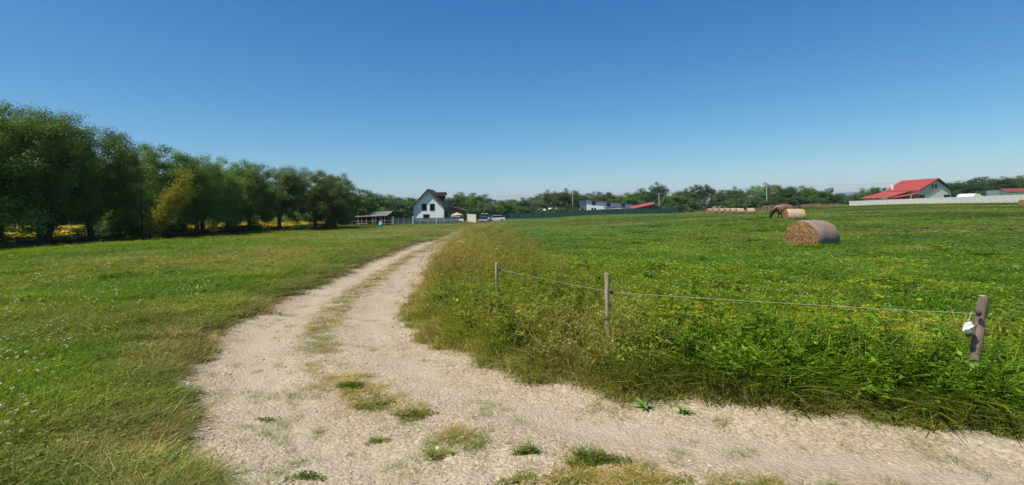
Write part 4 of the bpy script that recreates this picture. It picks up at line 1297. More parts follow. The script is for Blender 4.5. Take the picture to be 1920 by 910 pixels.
bl = ['leftmost bale of the far row, partly sunk in grass', 'second bale from the left in the far row', 'third bale from the left in the far row', 'fourth bale from the left in the far row',
      'fifth bale from the left in the far row', 'sixth bale of the far row, left neighbour of the right end bale', 'bale at the right end of the far row, lying broadside']
for k, px in enumerate([1331, 1341, 1353, 1365, 1375, 1387, 1407]):
    d = 103 - k * 1.6
    bale(gx(px, d), d, 62 + k * 6, BM3, bl[k], GB, .93, (1.35, 1.22, 1.05))
bale(gx(1922, 88), 88, 80, BM3, 'bale cut by the right frame edge before the concrete wall', GB, 1.0, (1.2, 1.05, .95))

# ------------------------------------------------------------------ horse (grazing, head to the left)
def horse():
    d = 50.3; x = gx(1475.5, d)
    root = empty('horse', (x, d, gz(x, d)), R(-14), 'brown horse with black mane and tail grazing behind the golden bale', 'horse')
    root.scale = (1.06,) * 3
    me = bpy.data.meshes.new('body'); ob = bpy.data.objects.new('body', me)
    V = []; E = []; Rd = []
    def ch(pts, start=None):
        prev = start
        for (a, b, c, r1, r2) in pts:
            V.append((a, b, c)); Rd.append((r1, r2))
            if prev is not None: E.append((prev, len(V) - 1))
            prev = len(V) - 1
        return prev
    ch([(.62, 0, 1.18, .30, .33)])                                    # pelvis, root = 0
    belly = ch([(.25, 0, 1.12, .33, .35), (-.2, 0, 1.10, .33, .36), (-.55, 0, 1.14, .29, .35)], 0)
    neck = ch([(-.82, 0, 1.14, .20, .30), (-1.06, 0, .92, .16, .24), (-1.24, 0, .64, .12, .18), (-1.30, 0, .46, .12, .16)], belly)
    ch([(-1.36, 0, .28, .085, .095), (-1.42, 0, .10, .06, .065), (-1.43, 0, .03, .05, .055)], neck)
    for s in (-1, 1):
        ch([(-1.20, s * .07, .60, .03, .03), (-1.17, s * .09, .70, .018, .018)], neck)           # ears
        ch([(-.58, s * .17, .86, .13, .15), (-.58 - .04 * s, s * .17, .60, .075, .085), (-.56 - .08 * s, s * .17, .44, .06, .065), (-.56 - .1 * s, s * .17, .14, .04, .045), (-.60 - .1 * s, s * .17, .03, .055, .06)], belly)
        ch([(.70, s * .17, .92, .17, .20), (.60 + .06 * s, s * .17, .68, .11, .12), (.80 + .06 * s, s * .17, .50, .065, .075), (.77 + .06 * s, s * .17, .16, .042, .045), (.72 + .06 * s, s * .17, .03, .055, .06)], 0)
    me.from_pydata(V, E, []); me.update()
    COL.objects.link(ob); ob.parent = root
    md = ob.modifiers.new('skin', 'SKIN'); md.use_smooth_shade = True
    for i, q in enumerate(Rd): me.skin_vertices[0].data[i].radius = q
    me.skin_vertices[0].data[0].use_root = True
    sb = ob.modifiers.new('sub', 'SUBSURF'); sb.levels = 2; sb.render_levels = 2
    me.materials.append(M['horse'])
    mb = MB()
    mb.tube([(-.50, 0, 1.46), (-.80, 0, 1.38), (-1.08, 0, 1.10), (-1.24, 0, .80)], [.05, .08, .08, .04], 6)
    for s in (-1, 1): mb.tube([(-.62, s * .05, 1.42), (-.95, s * .17, 1.05), (-1.14, s * .16, .78)], [.04, .09, .03], 5)
    mb.build('mane', M['horsedark'], root, True)
    MB().tube([(.90, 0, 1.32), (1.04, 0, 1.12), (1.06, 0, .78), (1.02, 0, .42)], [.05, .09, .09, .02], 7).build('tail', M['horsedark'], root, True)
horse()

# ------------------------------------------------------------------ electric fence
def post(x, y, h, lean, rad, name_mat, label, seed, endmat='cutwood'):
    r = random.Random(seed)
    z0 = gz(x, y)
    root = empty('fence_post', (x, y, z0), 0, label, 'fence post', 'wooden posts of the electric fence')
    pts = []; rad_ = []
    n = 12
    for i in range(n + 1):
        t = i / n
        pts.append((lean[0] * t + r.uniform(-.005, .005), lean[1] * t + r.uniform(-.005, .005), -.25 + (h + .25) * t))
        rad_.append(rad * (1.08 - .12 * t) * r.uniform(.90, 1.1))
    pts.append((lean[0], lean[1], h + .012)); rad_.append(rad * .8)
    MB().tube(pts, rad_, 12).jitter(.0018, seed).build('timber', M[name_mat], root, True)
    MB().tube([(lean[0], lean[1], h + .0125), (lean[0], lean[1], h + .018)], rad * .74, 10).build('cut_top', M[endmat], root)
    return root, Vector((x, y, z0))

def insulator(root, p, side=-1):
    MB().tube([p + Vector((0, 0, -.022)), p + Vector((0, 0, -.008)), p + Vector((0, 0, .008)), p + Vector((0, 0, .022))], [.011, .018, .018, .011], 8).build('insulator', M['blackplastic'], root, True)

pL, aL = post(-.24, 8.0, .75, (-.01, 0, 0), .022, 'greywood', 'thin weathered post farthest back, at the left end of the fence cord', 1)
pM, aM = post(.945, 5.33, .86, (-.012, 0, 0), .024, 'greywood', 'straight greyish post in the middle of the fence', 2)
pR, aR = post(3.61, 4.27, .77, (.165, .02, 0), .036, 'darkpost', 'thick brown post leaning right, near the right frame edge', 3)
insulator(pL, Vector((.035, -.01, .66)))
insulator(pM, Vector((.030, -.022, .69)))
insulator(pR, Vector((.080, -.035, .655)))
wire_pts = []
A = aL + Vector((.045, -.01, .66)); B = aM + Vector((.038, -.024, .69)); D = aR + Vector((.055, -.035, .655))
def sag(a, b, q, n=16): return [a.lerp(b, i / n) - Vector((0, 0, q * 4 * (i / n) * (1 - i / n))) for i in range(n + 1)]
mb = MB(); mb.tube(sag(A, B, .008) , .0013, 5); mb.tube(sag(B, D, .008), .0014, 5)
tag(mb.build('electric_cord', M['cord'], None), 'white electric cord strung between the wooden fence posts', 'electric cord')
# bundle of white tape and black clip hung on the right post
eb = empty('tape_bundle', aR + Vector((-.005, -.035, .55)), 0, 'crumpled white plastic bag tied to the leaning right post', 'plastic bag')
def crumple(seed, sx, sy, sz, n=3):
    bm = bmesh.new(); bmesh.ops.create_icosphere(bm, subdivisions=n, radius=1)
    r = np.random.default_rng(seed)
    ph = r.uniform(0, 6.28, 9)
    for v in bm.verts:
        c = v.co
        k = 1 + .16 * math.sin(5 * c.x + ph[0] + 3 * c.z) + .14 * math.sin(7 * c.z + ph[1] + 2 * c.y) + .1 * math.sin(9 * c.y + 6 * c.x + ph[2])
        v.co = Vector((c.x * sx * k, c.y * sy * k, c.z * sz * k + c.x * .022))
    me = bpy.data.meshes.new('bag'); bm.to_mesh(me); bm.free(); return me
link('bag', crumple(4, .034, .028, .038), eb, M['whiteplastic'])
MB().tube([(-.018, -.01, -.052), (.0, -.012, -.062), (.022, -.005, -.055)], [.012, .014, .010], 6).build('dark_fold', M['blackplastic'], eb, True)
MB().tube([(.0, 0, .04), (.012, 0, .07), (.03, .0, .12)], [.004, .003, .003], 5).build('string', M['cord'], eb)

# ------------------------------------------------------------------ windows, walls
def wallbox(root, x0, x1, y0, y1, z0, z1, mat, name='wall'):
    return MB().b2(x0, x1, y0, y1, z0, z1).build(name, mat, root)

def window(root, x, y, z, w_, h, axis='y', frame='whiteplastic', glass='darkglass', name='window'):
    """window on a wall whose outer face is at y (axis y, facing -Y) or x (axis x, facing +X/-X)"""
    mb = MB(); t = .08
    if axis == 'y':
        f = lambda a, b, c, d_: mb.b2(x + a, x + b, y - .05, y + .02, z + c, z + d_)
    else:
        f = lambda a, b, c, d_: mb.b2(y - .05, y + .02, x + a, x + b, z + c, z + d_)
    f(-w_ / 2, -w_ / 2 + t, 0, h); f(w_ / 2 - t, w_ / 2, 0, h); f(-w_ / 2 + t, w_ / 2 - t, 0, t); f(-w_ / 2 + t, w_ / 2 - t, h - t, h)
    o = mb.build(name, M[frame], root)
    g = MB()
    if axis == 'y': g.b2(x - w_ / 2 + t, x + w_ / 2 - t, y - .02, y + .01, z + t, z + h - t)
    else: g.b2(y - .02, y + .01, x - w_ / 2 + t, x + w_ / 2 - t, z + t, z + h - t)
    g.build('pane', M[glass], o)
    return o

# white gabled house
def white_house():
    d = 125.0; xc = gx(803.5, d); g = gz(xc, d) 
    root = empty('white_house', (xc, d, g), 0, 'white gabled house with dark brown roof and three dark windows', 'house')
    hw = 3.55; L = 9.5; ze = 3.9; slope = 1.04; zr = ze + hw * slope; zp = 7.15
    mb = MB()
    mb.slab([(-hw, 0, -1), (hw, 0, -1), (hw, 0, ze), (0, 0, zr), (-hw, 0, ze)], .3, (0, 1, 0)); mb.build('wall', M['plaster'], root)
    MB().slab([(-hw, L - .3, -1), (hw, L - .3, -1), (hw, L - .3, ze), (0, L - .3, zr), (-hw, L - .3, ze)], .3, (0, 1, 0)).build('wall', M['plaster'], root)
    wallbox(root, -hw, -hw + .3, .302, L - .302, -1, ze, M['plaster']); wallbox(root, hw - .3, hw, .302, L - .302, -1, ze, M['plaster'])
    ov = .62; eo = .9
    rf = None
    for s in (-1, 1):
        a = (0, -ov, zr + .12); b = (s * (hw + eo), -ov, ze - eo * slope + .12)
        o = MB().slab([a, b, (b[0], L + .5, b[2]), (0, L + .5, zr + .12)], .16, (0, 0, 1)).build('roof_slope', M['tilebrown'], root)
        MB().slab([(0, -ov - .03, zr - .10), (s * (hw + eo), -ov - .03, ze - eo * slope - .10), (s * (hw + eo), -ov - .03, ze - eo * slope + .32), (0, -ov - .03, zr + .32)], .05, (0, 1, 0)).build('barge_board', M['darkwood'], o)
    # windows
    for px in (795.5, 810.5):
        window(root, gx(px, d) - xc, 0, zabs(px, 395.3, d) - g, 1.15, 1.62, frame='darkwood')
    window(root, gx(799, d) - xc, 0, zabs(799, 410, d) - g, 1.5, 1.0, frame='darkwood')
    window(root, 2.2, hw + .03, .9, 1.2, 1.7, axis='x', frame='darkwood')
    # dormer on the right slope
    dm = MB(); y0, y1 = 3.2, 6.0; x0 = 1.0; x1 = 3.3; zt = zr - .75
    o = MB().slab([(x0, y0, ze + .3), (x1, y0, ze + .3), (x1, y0, zt - .5), (x0, y0, zt - .5)], y1 - y0, (0, 1, 0)).build('dormer', M['darkwood'], root)
    MB().slab([(.3, y0 - .35, zt + .1), (x1 + .35, y0 - .35, zt + .1), (x1 + .35, (y0 + y1) / 2, zt + .25), (.3, (y0 + y1) / 2, zt + .25)], .12, (0, 0, 1)).build('dormer_roof', M['tilebrown'], o)
    MB().slab([(.3, y0 - .33, zt - .62), (x1 + .33, y0 - .33, zt - .62), (x1 + .33, y0 - .30, zt + .1), (.3, y0 - .30, zt + .1)], .06, (0, -1, 0)).build('dormer_cheek', M['tilebrown'], o)
    MB().slab([(.3, (y0 + y1) / 2, zt + .25), (x1 + .35, (y0 + y1) / 2, zt + .25), (x1 + .35, y1 + .35, zt - .4), (.3, y1 + .35, zt - .4)], .12, (0, 0, 1)).build('dormer_roof', M['tilebrown'], o)
    window(o, (y0 + y1) / 2, x1 + .03, ze + .55, 1.6, 1.3, axis='x', frame='darkwood')
    # plinth
    wallbox(root, -hw - .05, hw + .05, -.05, -.001, -1, .35, M['concrete'], 'plinth')
    # brick annex
    ax0 = hw + .75; ax1 = 7.9
    MB().slab([(ax0, 3, -1), (ax1, 3, -1), (ax1, 3, 2.55), (ax0, 3, 3.55)], 5, (0, 1, 0)).build('annex_wall', M['brick'], root)
    MB().slab([(ax0 - .6, 2.3, 3.85), (ax1 + .9, 2.3, 2.42), (ax1 + .9, 8.4, 2.42), (ax0 - .6, 8.4, 3.85)], .16, (0, 0, 1)).build('annex_roof', M['blackroof'], root)
    window(root, (ax0 + ax1) / 2, 3, .9, 1.3, 1.1, frame='darkwood')
white_house()

# mesh fence before the house
def mesh_fence():
    root = empty('mesh_fence', (gx(735, 100), 100, gz(gx(735, 100), 100)), 0, 'grey see-through mesh fence on white posts before the white house', 'fence')
    z0 = root.location.z; x0 = root.location.x
    X = [gx(p, 100 + 6 * (p - 735) / 125) for p in (735, 746, 757, 774, 789, 803, 818, 832, 846, 860)]
    Yd = [100 + 6 * (p - 735) / 125 for p in (735, 746, 757, 774, 789, 803, 818, 832, 846, 860)]
    P = [Vector((a - x0, b - 100, gz(a, b) - z0)) for a, b in zip(X, Yd)]
    for k, p in enumerate(P):
        h = 1.45 if k != 3 else 1.7
        q = .045 if k != 3 else .08
        MB().tube([p - Vector((0, 0, .2)), p + Vector((0, 0, h))], q, 6).build('post', M['whiteplastic' if k in (0, 3, 6) else 'greywood'], root)
    for a, b in zip(P[:-1], P[1:]):
        MB().slab([a + Vector((.05, 0, .05)), b + Vector((-.05, 0, .05)), b + Vector((-.05, 0, 1.3)), a + Vector((.05, 0, 1.3))], .02, (0, 1, 0)).build('mesh_panel', M['net'], root)
mesh_fence()

# sheds on the left
def grey_shed():
    d = 96.0; xc = gx(697, d); g = gz(xc, d)
    root = empty('open_shed', (xc, d, g), 0, 'long open wooden shed with a pale grey sheet roof', 'shed')
    hw = 2.7
    o = MB().slab([(-hw - .3, -.6, 1.68), (hw + .1, -.6, 1.82), (hw + .5, 3.0, 2.62), (-hw + .9, 3.0, 2.55)], .05, (0, 0, 1)).build('roof', M['greyroof'], root)
    rm = MB().slab([(0, -.6, .06), (.05, -.6, .06), (.05, 3.0, .87), (0, 3.0, .87)], .03, (0, 0, 1)).mesh('sheet_rib'); rm.materials.append(M['greyroof'])
    for k in range(16):
        link('sheet_rib', rm, root, None, (-hw - .1 + k * .35, 0, 1.69 + k * .009))
    wallbox(root, -hw, hw, 2.7, 2.8, -.6, 2.4, M['darkwood'], 'back_wall')
    wallbox(root, hw - .1, hw, .2, 2.69, -.6, 2.0, M['darkwood'], 'side_wall')
    for px in (671.7, 679, 688, 698.4, 705, 713.5, 722):
        x = gx(px, d) - xc
        MB().tube([(x, -.4, -.5), (x + .02, -.4, 1.74 + .01 * x)], .055, 6).build('post', M['greywood'], root)
    MB().tube([(-hw, -.45, .55), (-.6, -.45, .5)], .05, 6).build('rail', M['greywood'], root)
    MB().b2(-1.35 - 1.5, -1.2 - 1.5, 1.0, 1.15, 2.2, 3.2).build('flue', M['pole'], root)
grey_shed()

def dark_shed():
    d = 100.0; xc = gx(648, d); g = gz(xc, d)
    root = empty('dark_shed', (xc, d, g), 0, 'low dark shed in the tree shade left of the grey roofed shed', 'shed')
    MB().slab([(-2.6, -.4, 1.7), (2.6, -.4, 1.9), (2.9, 3.0, 2.9), (-2.3, 3.0, 2.7)], .08, (0, 0, 1)).build('roof', M['blackroof'], root)
    wallbox(root, -2.4, 2.4, 2.6, 2.7, -.6, 2.5, M['darkwood'], 'back_wall')
    wallbox(root, -2.4, -2.3, 0, 2.59, -.6, 1.9, M['darkwood'], 'side_wall')
    for x in (-2.3, -.8, .7, 2.2):
        MB().tube([(x, -.2, -.5), (x, -.2, 1.75)], .06, 6).build('post', M['darkwood'], root)
    MB().tube([(-1.0, 1.6, 2.3), (-1.0, 1.6, 3.1)], .09, 6).build('flue', M['whiteplastic'], root)
dark_shed()

def paddock():
    P0 = (gx(600, 88), 88)
    root = empty('paddock_fence', (P0[0], P0[1], gz(*P0)), 0, 'rough wooden post-and-rail paddock fence before the sheds', 'fence')
    pr = []
    for k, px in enumerate([601, 620, 638.5, 655.7, 659.5, 672, 686, 700, 716, 737.5]):
        d = 88 + (px - 600) * .03; x = gx(px, d); p = Vector((x - P0[0], d - P0[1], gz(x, d) - root.location.z)); pr.append(p)
        h = 1.35 if k < 9 else 1.75
        MB().tube([p - Vector((0, 0, .3)), p + Vector((.02, 0, h))], .06 if k < 9 else .085, 6).build('post', M['greywood'], root)
    for a, b in zip(pr[:-1], pr[1:]):
        for z in (.55, 1.05):
            if (a - b).length > .6:
                MB().tube([a + Vector((.06, -.075, z)), b + Vector((-.06, -.075, z - .03))], .028, 5).build('rail', M['greywood'], root)
paddock()

def barrel():
    d = 88.5; x = gx(714, d); g = gz(x, d)
    root = empty('water_barrel', (x, d, g), 0, 'turquoise plastic barrel standing before the grey roofed shed', 'barrel')
    pts = [(0, 0, -.1), (0, 0, .05), (0, 0, .3), (0, 0, .32), (0, 0, .6), (0, 0, .62), (0, 0, .85), (0, 0, .93)]
    MB().tube(pts, [.30, .32, .35, .37, .37, .35, .32, .28], 16).build('drum', M['barrel'], root, True)
    MB().tube([(0, 0, .931), (0, 0, .97)], [.30, .29], 16).build('lid', M['whiteplastic'], root)
barrel()

# parasol
def parasol():
    d = 117.0; x = gx(856.5, d); g = gz(x, d)
    root = empty('parasol', (x, d, g), 0, 'tan garden parasol standing behind the white car', 'parasol')
    mb = MB(); n = 8
    ap = mb.bm.verts.new((0, 0, 2.25)); ring = [mb.bm.verts.new((1.35 * math.cos(6.283 * k / n), 1.35 * math.sin(6.283 * k / n), 1.72)) for k in range(n)]
    ring2 = [mb.bm.verts.new((1.35 * math.cos(6.283 * k / n), 1.35 * math.sin(6.283 * k / n), 1.55)) for k in range(n)]
    for k in range(n):
        mb.bm.faces.new((ap, ring[k], ring[(k + 1) % n])); mb.bm.faces.new((ring[k], ring2[k], ring2[(k + 1) % n], ring[(k + 1) % n]))
    mb.build('canopy', M['canvas'], root)
    MB().tube([(0, 0, -.2), (0, 0, 2.3)], .035, 6).build('pole', M['boards'], root)
parasol()

# vehicles -------------------------------------------------------------------
def car(x, y, rz, label, paint, prof, W_=1.72, group='vehicles parked by the white house', trim=None, name='parked_car', glasses=True, dz=0):
    root = empty(name, (x, y, gz(x, y) + dz), rz, label, 'car' if name == 'parked_car' else 'van', group)
    body, cabin, wheels = prof
    mb = MB(); mb.slab([(a, -W_ / 2, b) for a, b in body], W_, (0, 1, 0)); mb.bevel(.05); mb.build('body', M[paint], root)
    mb = MB()
    a = [mb.bm.verts.new((p, -W_ / 2 + .06 + .16 * t, q)) for p, q, t in cabin]; b = [mb.bm.verts.new((p, W_ / 2 - .06 - .16 * t, q)) for p, q, t in cabin]
    k = len(cabin)
    mb.bm.faces.new(a[::-1]); mb.bm.faces.new(b)
    for i in range(k): mb.bm.faces.new((a[i], a[(i + 1) % k], b[(i + 1) % k], b[i]))
    mb.build('window_band', M['darkglass'], root)
    tops = [c for c in cabin if c[2] > .5]
    xs = [c[0] for c in tops]; zt = max(c[1] for c in tops)
    MB().b2(min(xs) - .06, max(xs) + .06, -W_ / 2 + .18, W_ / 2 - .18, zt + .002, zt + .06).build('roof', M[paint], root)
    for q in xs:
        pass
    for wx in wheels:
        for s in (-1, 1):
            y0 = s * (W_ / 2 - .06)
            wh = MB().tube([(wx, y0 - .1, .31), (wx, y0 + .1, .31)], .31, 16).build('wheel', M['tyre'], root)
            MB().tube([(wx, y0 - .105 if s < 0 else y0 + .095, .31), (wx, y0 - .095 if s < 0 else y0 + .105, .31)], .19, 12).build('rim', M['rim'], wh)
    fx = max(a_ for a_, b_ in body)
    for s in (-1, 1):
        MB().b2(fx - .03, fx + .012, s * .68 - .16, s * .68 + .16, .62, .76).build('headlight', M['lamp'], root)
    MB().b2(fx - .02, fx + .015, -.45, .45, .42, .56).build('grille', M['blackplastic'], root)
    if trim:
        for s in (-1, 1):
            MB().b2(-1.9, 1.8, s * W_ / 2 - .012, s * W_ / 2 + .012, .28, .52).build('side_trim', M[trim], root)
    return root
hatch = ([(-2.05, .28), (2.05, .28), (2.1, .6), (1.95, .82), (1.0, .92), (-1.9, .95), (-2.1, .7)],
         [(1.15, .90, 0), (.45, 1.40, 1), (-1.35, 1.40, 1), (-1.95, .93, 0)], (-1.3, 1.3))
vanp = ([(-2.3, .3), (2.25, .3), (2.3, .75), (2.1, 1.05), (1.6, 1.15), (-2.3, 1.15)],
        [(1.75, 1.13, 0), (1.25, 1.85, 1), (-2.15, 1.9, 1), (-2.25, 1.13, 0)], (-1.5, 1.5))
car(gx(850, 111), 111, R(182), 'white car seen from the side in front of the brick annex', 'carwhite', hatch, trim='carred')
car(gx(908.5, 118), 118, R(-88), 'white-roofed van facing the camera beyond the end of the track', 'carwhite', vanp, 1.95, name='parked_van')
car(gx(907, 112), 112, R(-92), 'blue-grey car facing the camera, standing before the van', 'carblue', hatch)
car(gx(929, 120), 120, R(190), 'small white car parked right of the van, half hidden by grass', 'carwhite', hatch)

def board_gate():
    p0 = Vector((gx(876, 122), 122, 0)); p1 = Vector((gx(892, 110), 110, 0))
    z = gz(p0.x, p0.y)
    root = empty('board_gate', (p0.x, p0.y, z), 0, 'pale open gate of upright boards between the annex and the van', 'gate')
    n = 12; dv = (p1 - p0) / n; ang = math.atan2(dv.y, dv.x)
    me = MB().b2(0, dv.length * .86, -.02, .02, 0.02, 1.85).mesh('board'); me.materials.append(M['boards'])
    for k in range(n):
        q = p0 + dv * k
        link('board', me, root, None, (q.x - p0.x, q.y - p0.y, gz(q.x, q.y) - z), (0, 0, ang))
    MB().tube([(p1.x - p0.x, p1.y - p0.y, -.3), (p1.x - p0.x, p1.y - p0.y, 1.95)], .09, 6).build('post', M['boards'], root)
board_gate()

# green net fence
def green_fence():
    x0, x1, d = gx(949, 150), gx(1269, 150), 150
    root = empty('green_fence', (x0, d, gz(x0, d)), 0, 'long dark green shade-net fence across the middle of the view', 'fence')
    z0 = root.location.z; n = 20
    P = []
    for k in range(n + 1):
        x = x0 + (x1 - x0) * k / n; P.append(Vector((x - x0, 0, gz(x, d) - z0)))
    P.append(P[-1] + Vector((1.2, 14, .3)))
    for k, p in enumerate(P):
        MB().tube([p - Vector((0, 0, .3)), p + Vector((0, 0, 1.78))], .04, 6).build('post', M['greennet'], root)
    for k, (a, b) in enumerate(zip(P[:-1], P[1:])):
        u = (b - a).normalized() * .05; rz = random.uniform(-.05, .03)
        MB().slab([a + u - Vector((0, 0, .1)), b - u - Vector((0, 0, .1)), b - u + Vector((0, 0, 1.68 + rz)), a + u + Vector((0, 0, 1.68))], .025, (0, 1, 0)).build('net_panel', M['greennet'], root)
green_fence()

# long white hall
def hall():
    d = 172.0; x0 = gx(1098.5, d); x1 = gx(1185, d); g = gz(x0, d)
    root = empty('white_hall', (x0, d, g), 0, 'long white hall with a dark single-pitch roof and three upper windows', 'building')
    W_ = x1 - x0; zl = zabs(1098, 374.5, d) - g; zr = zabs(1185, 383.5, d) - g
    zr = zr
    MB().slab([(0, 0, -1), (W_, 0, -1), (W_, 0, zr), (0, 0, zl)], 8, (0, 1, 0)).build('wall', M['plaster'], root)
    MB().b2(-1.1, -.002, .8, 8, -1, zl - .2).build('side_porch', M['block'], root)
    MB().slab([(-2.9, -.55, zl + .36), (W_ + .3, -.55, zr + .02), (W_ + .3, 8.4, zr + .02), (-2.9, 8.4, zl + .36)], .16, (0, 0, 1)).build('roof', M['blackroof'], root)
    for px in (1113.5, 1141, 1168.5):
        x = gx(px, d) - x0; zt = zl + (zr - zl) * x / W_ - .15
        window(root, x, 0, zt - 1.35, 1.15, 1.3, frame='blackplastic')
    for px in (1110.5, 1115.5):
        window(root, gx(px, d) - x0, 0, zabs(px, 397, d) - g, .6, 1.2, frame='blackplastic')
    MB().tube([(-.05, -.08, -1), (-.05, -.08, zl)], .06, 6).build('drainpipe', M['blackplastic'], root)
hall()

def low_dark_shed():
    d = 160.0; x0 = gx(1135, d); x1 = gx(1173, d); g = gz(x0, d)
    root = empty('dark_lean_to', (x0, d, g), 0, 'low dark roofed lean-to in front of the white hall', 'shed')
    W_ = x1 - x0; zt = zabs(1150, 391, d) - g
    wallbox(root, .3, W_ - .3, .4, 3, -.5, zt - .2, M['darkwood'])
    MB().slab([(0, 0, zt - .1), (W_, 0, zt + .15), (W_, 3.4, zt + .5), (0, 3.4, zt + .3)], .12, (0, 0, 1)).build('roof', M['blackroof'], root)
low_dark_shed()

def red_shed():
    d = 158.0; x0 = gx(1184.5, d); g = gz(x0, d)
    root = empty('red_roof_shed', (x0, d, g), 0, 'small shed with a slanting red sheet roof behind the green fence', 'shed')
    za = zabs(1185, 392.3, d) - g; zb = zabs(1227, 383.2, d) - g; W_ = gx(1227, d) - x0
    MB().slab([(0, 0, za), (W_, 0, zb), (W_ + 1.0, 4, zb + .55), (.4, 4, za + .75)], .12, (0, 0, 1)).build('roof', M['redroof'], root)
    MB().slab([(.8, .5, -.5), (W_ - .1, .5, -.5), (W_ - .1, .5, zb - .25), (.8, .5, za)], 2.9, (0, 1, 0)).build('wall', M['darkredroof'], root)
    MB().slab([(W_ - .1, .2, zb - .12), (W_ + 3.0, .2, za + .5), (W_ + 3.2, 4, za + .7), (W_ + .9, 4, zb + .2)], .1, (0, 0, 1)).build('rear_roof_slope', M['blackroof'], root)
    MB().b2(W_ + .15, W_ + 2.3, .8, 3.3, -.5, za + .35).build('rear_wall', M['darkwood'], root)
red_shed()

def beige_buildings():
    d = 190.0
    for (pa, pb, yt, lab) in ((1000, 1022, 394, 'low beige outbuilding behind the green fence, left one of the pair'), (1030, 1046, 392, 'low pale outbuilding behind the green fence, right one of the pair')):
        x0 = gx(pa, d); W_ = gx(pb, d) - x0; g = gz(x0, d); zt = zabs(pa, yt, d) - g
        root = empty('outbuilding', (x0, d, g), 0, lab, 'outbuilding', 'low outbuildings behind the green fence')
        wallbox(root, 0, W_, 0, 4, -.5, zt - .35, M['canvas'])
        MB().slab([(-.3, -.4, zt - .35), (W_ + .3, -.4, zt - .35), (W_ + .3, 2, zt + .25), (-.3, 2, zt + .25)], .12, (0, 0, 1)).build('roof', M['concrete'], root)
        window(root, W_ / 2, 0, .7, .9, .8, frame='blackplastic')
beige_buildings()

def pale_wall():
    d = 205.0; x0 = gx(1243, d); g = gz(x0, d)
    root = empty('low_wall', (x0, d, g), 0, 'low pale wall in front of the trees right of the green fence', 'wall')
    zt = zabs(1245, 387, d) - g
    n = 9; W_ = (gx(1368, d) - x0) / n
    for k in range(n):
        zz = zabs(1243 + (k + .5) * 13.9, 387.3, d) - g
        wallbox(root, k * W_ + .03, (k + 1) * W_ - .03, 0, .18, -1, zz + .05, M['concrete'], 'wall_section')
pale_wall()

def brown_house():
    d = 225.0; x0 = gx(1553, d); g = gz(x0, d)
    root = empty('old_house', (x0, d, g), 0, 'small old house with a hipped pinkish-brown roof left of the red roofed farmhouse', 'house')
    W_ = 5.8; zt = zabs(1565, 363, d) - g
    wallbox(root, .5, W_ - .5, .5, 5.5, -.5, zt - 2.3, M['brick'])
    mb = MB(); v = [mb.bm.verts.new(p) for p in ((0, 0, zt - 2.4), (W_, 0, zt - 2.4), (W_, 6, zt - 2.4), (0, 6, zt - 2.4), (1.3, 3, zt), (W_ - 1.7, 3, zt))]
    for f in ((0, 1, 5, 4), (1, 2, 5), (2, 3, 4, 5), (3, 0, 4), (3, 2, 1, 0)): mb.bm.faces.new([v[i] for i in f])
    mb.build('roof', surf('old_brown_tiles', (.27, .15, .12), .9, .25, 4, .3), root)
    window(root, 1.9, .5, zt - 3.6, .9, 1.0, frame='boards'); window(root, 3.9, .5, zt - 3.6, .9, 1.0, frame='boards')
brown_house()

# concrete panel wall at the right
WALLP = [(gx(1593, 170), 170), (gx(1935, 104), 104)]
def concrete_wall():
    a = Vector((*WALLP[0], 0)); b = Vector((*WALLP[1], 0)); n = 33
    z0 = gz(a.x, a.y)
    root = empty('concrete_wall', (a.x, a.y, z0), 0, 'long pale concrete panel wall before the red roofed farmhouse', 'wall')
    u = (b - a) / n; ang = math.atan2(u.y, u.x)
    pm = MB().b2(.10, u.length - .10, -.03, .03, -.4, 1.0).mesh('wall_panel'); pm.materials.append(M['concrete'])
    pc = MB().b2(-.085, .085, -.08, .08, -.4, 1.06).mesh('wall_post'); pc.materials.append(M['concrete'])
    def ztop(t):
        px = 1593 + 0
        p = a + (b - a) * t; px = 960 + p.x / p.y * 1000
        yt = 377.5 + (365.0 - 377.5) * (px - 1593) / (1920 - 1593)
        return zabs(px, yt, p.y)
    for k in range(n + 1):
        p = a + u * k; z = ztop(k / n) - 1.0 - z0
        link('wall_post', pc, root, None, (p.x - a.x, p.y - a.y, z), (0, 0, ang), (1, 1, 1.0))
        if k < n:
            zz = ztop((k + .5) / n) - 1.0 - z0
            link('wall_panel', pm, root, None, (p.x - a.x, p.y - a.y, zz), (0, 0, ang))
            link('wall_panel', pm, root, None, (p.x - a.x, p.y - a.y, zz - 1.42), (0, 0, ang))
concrete_wall()

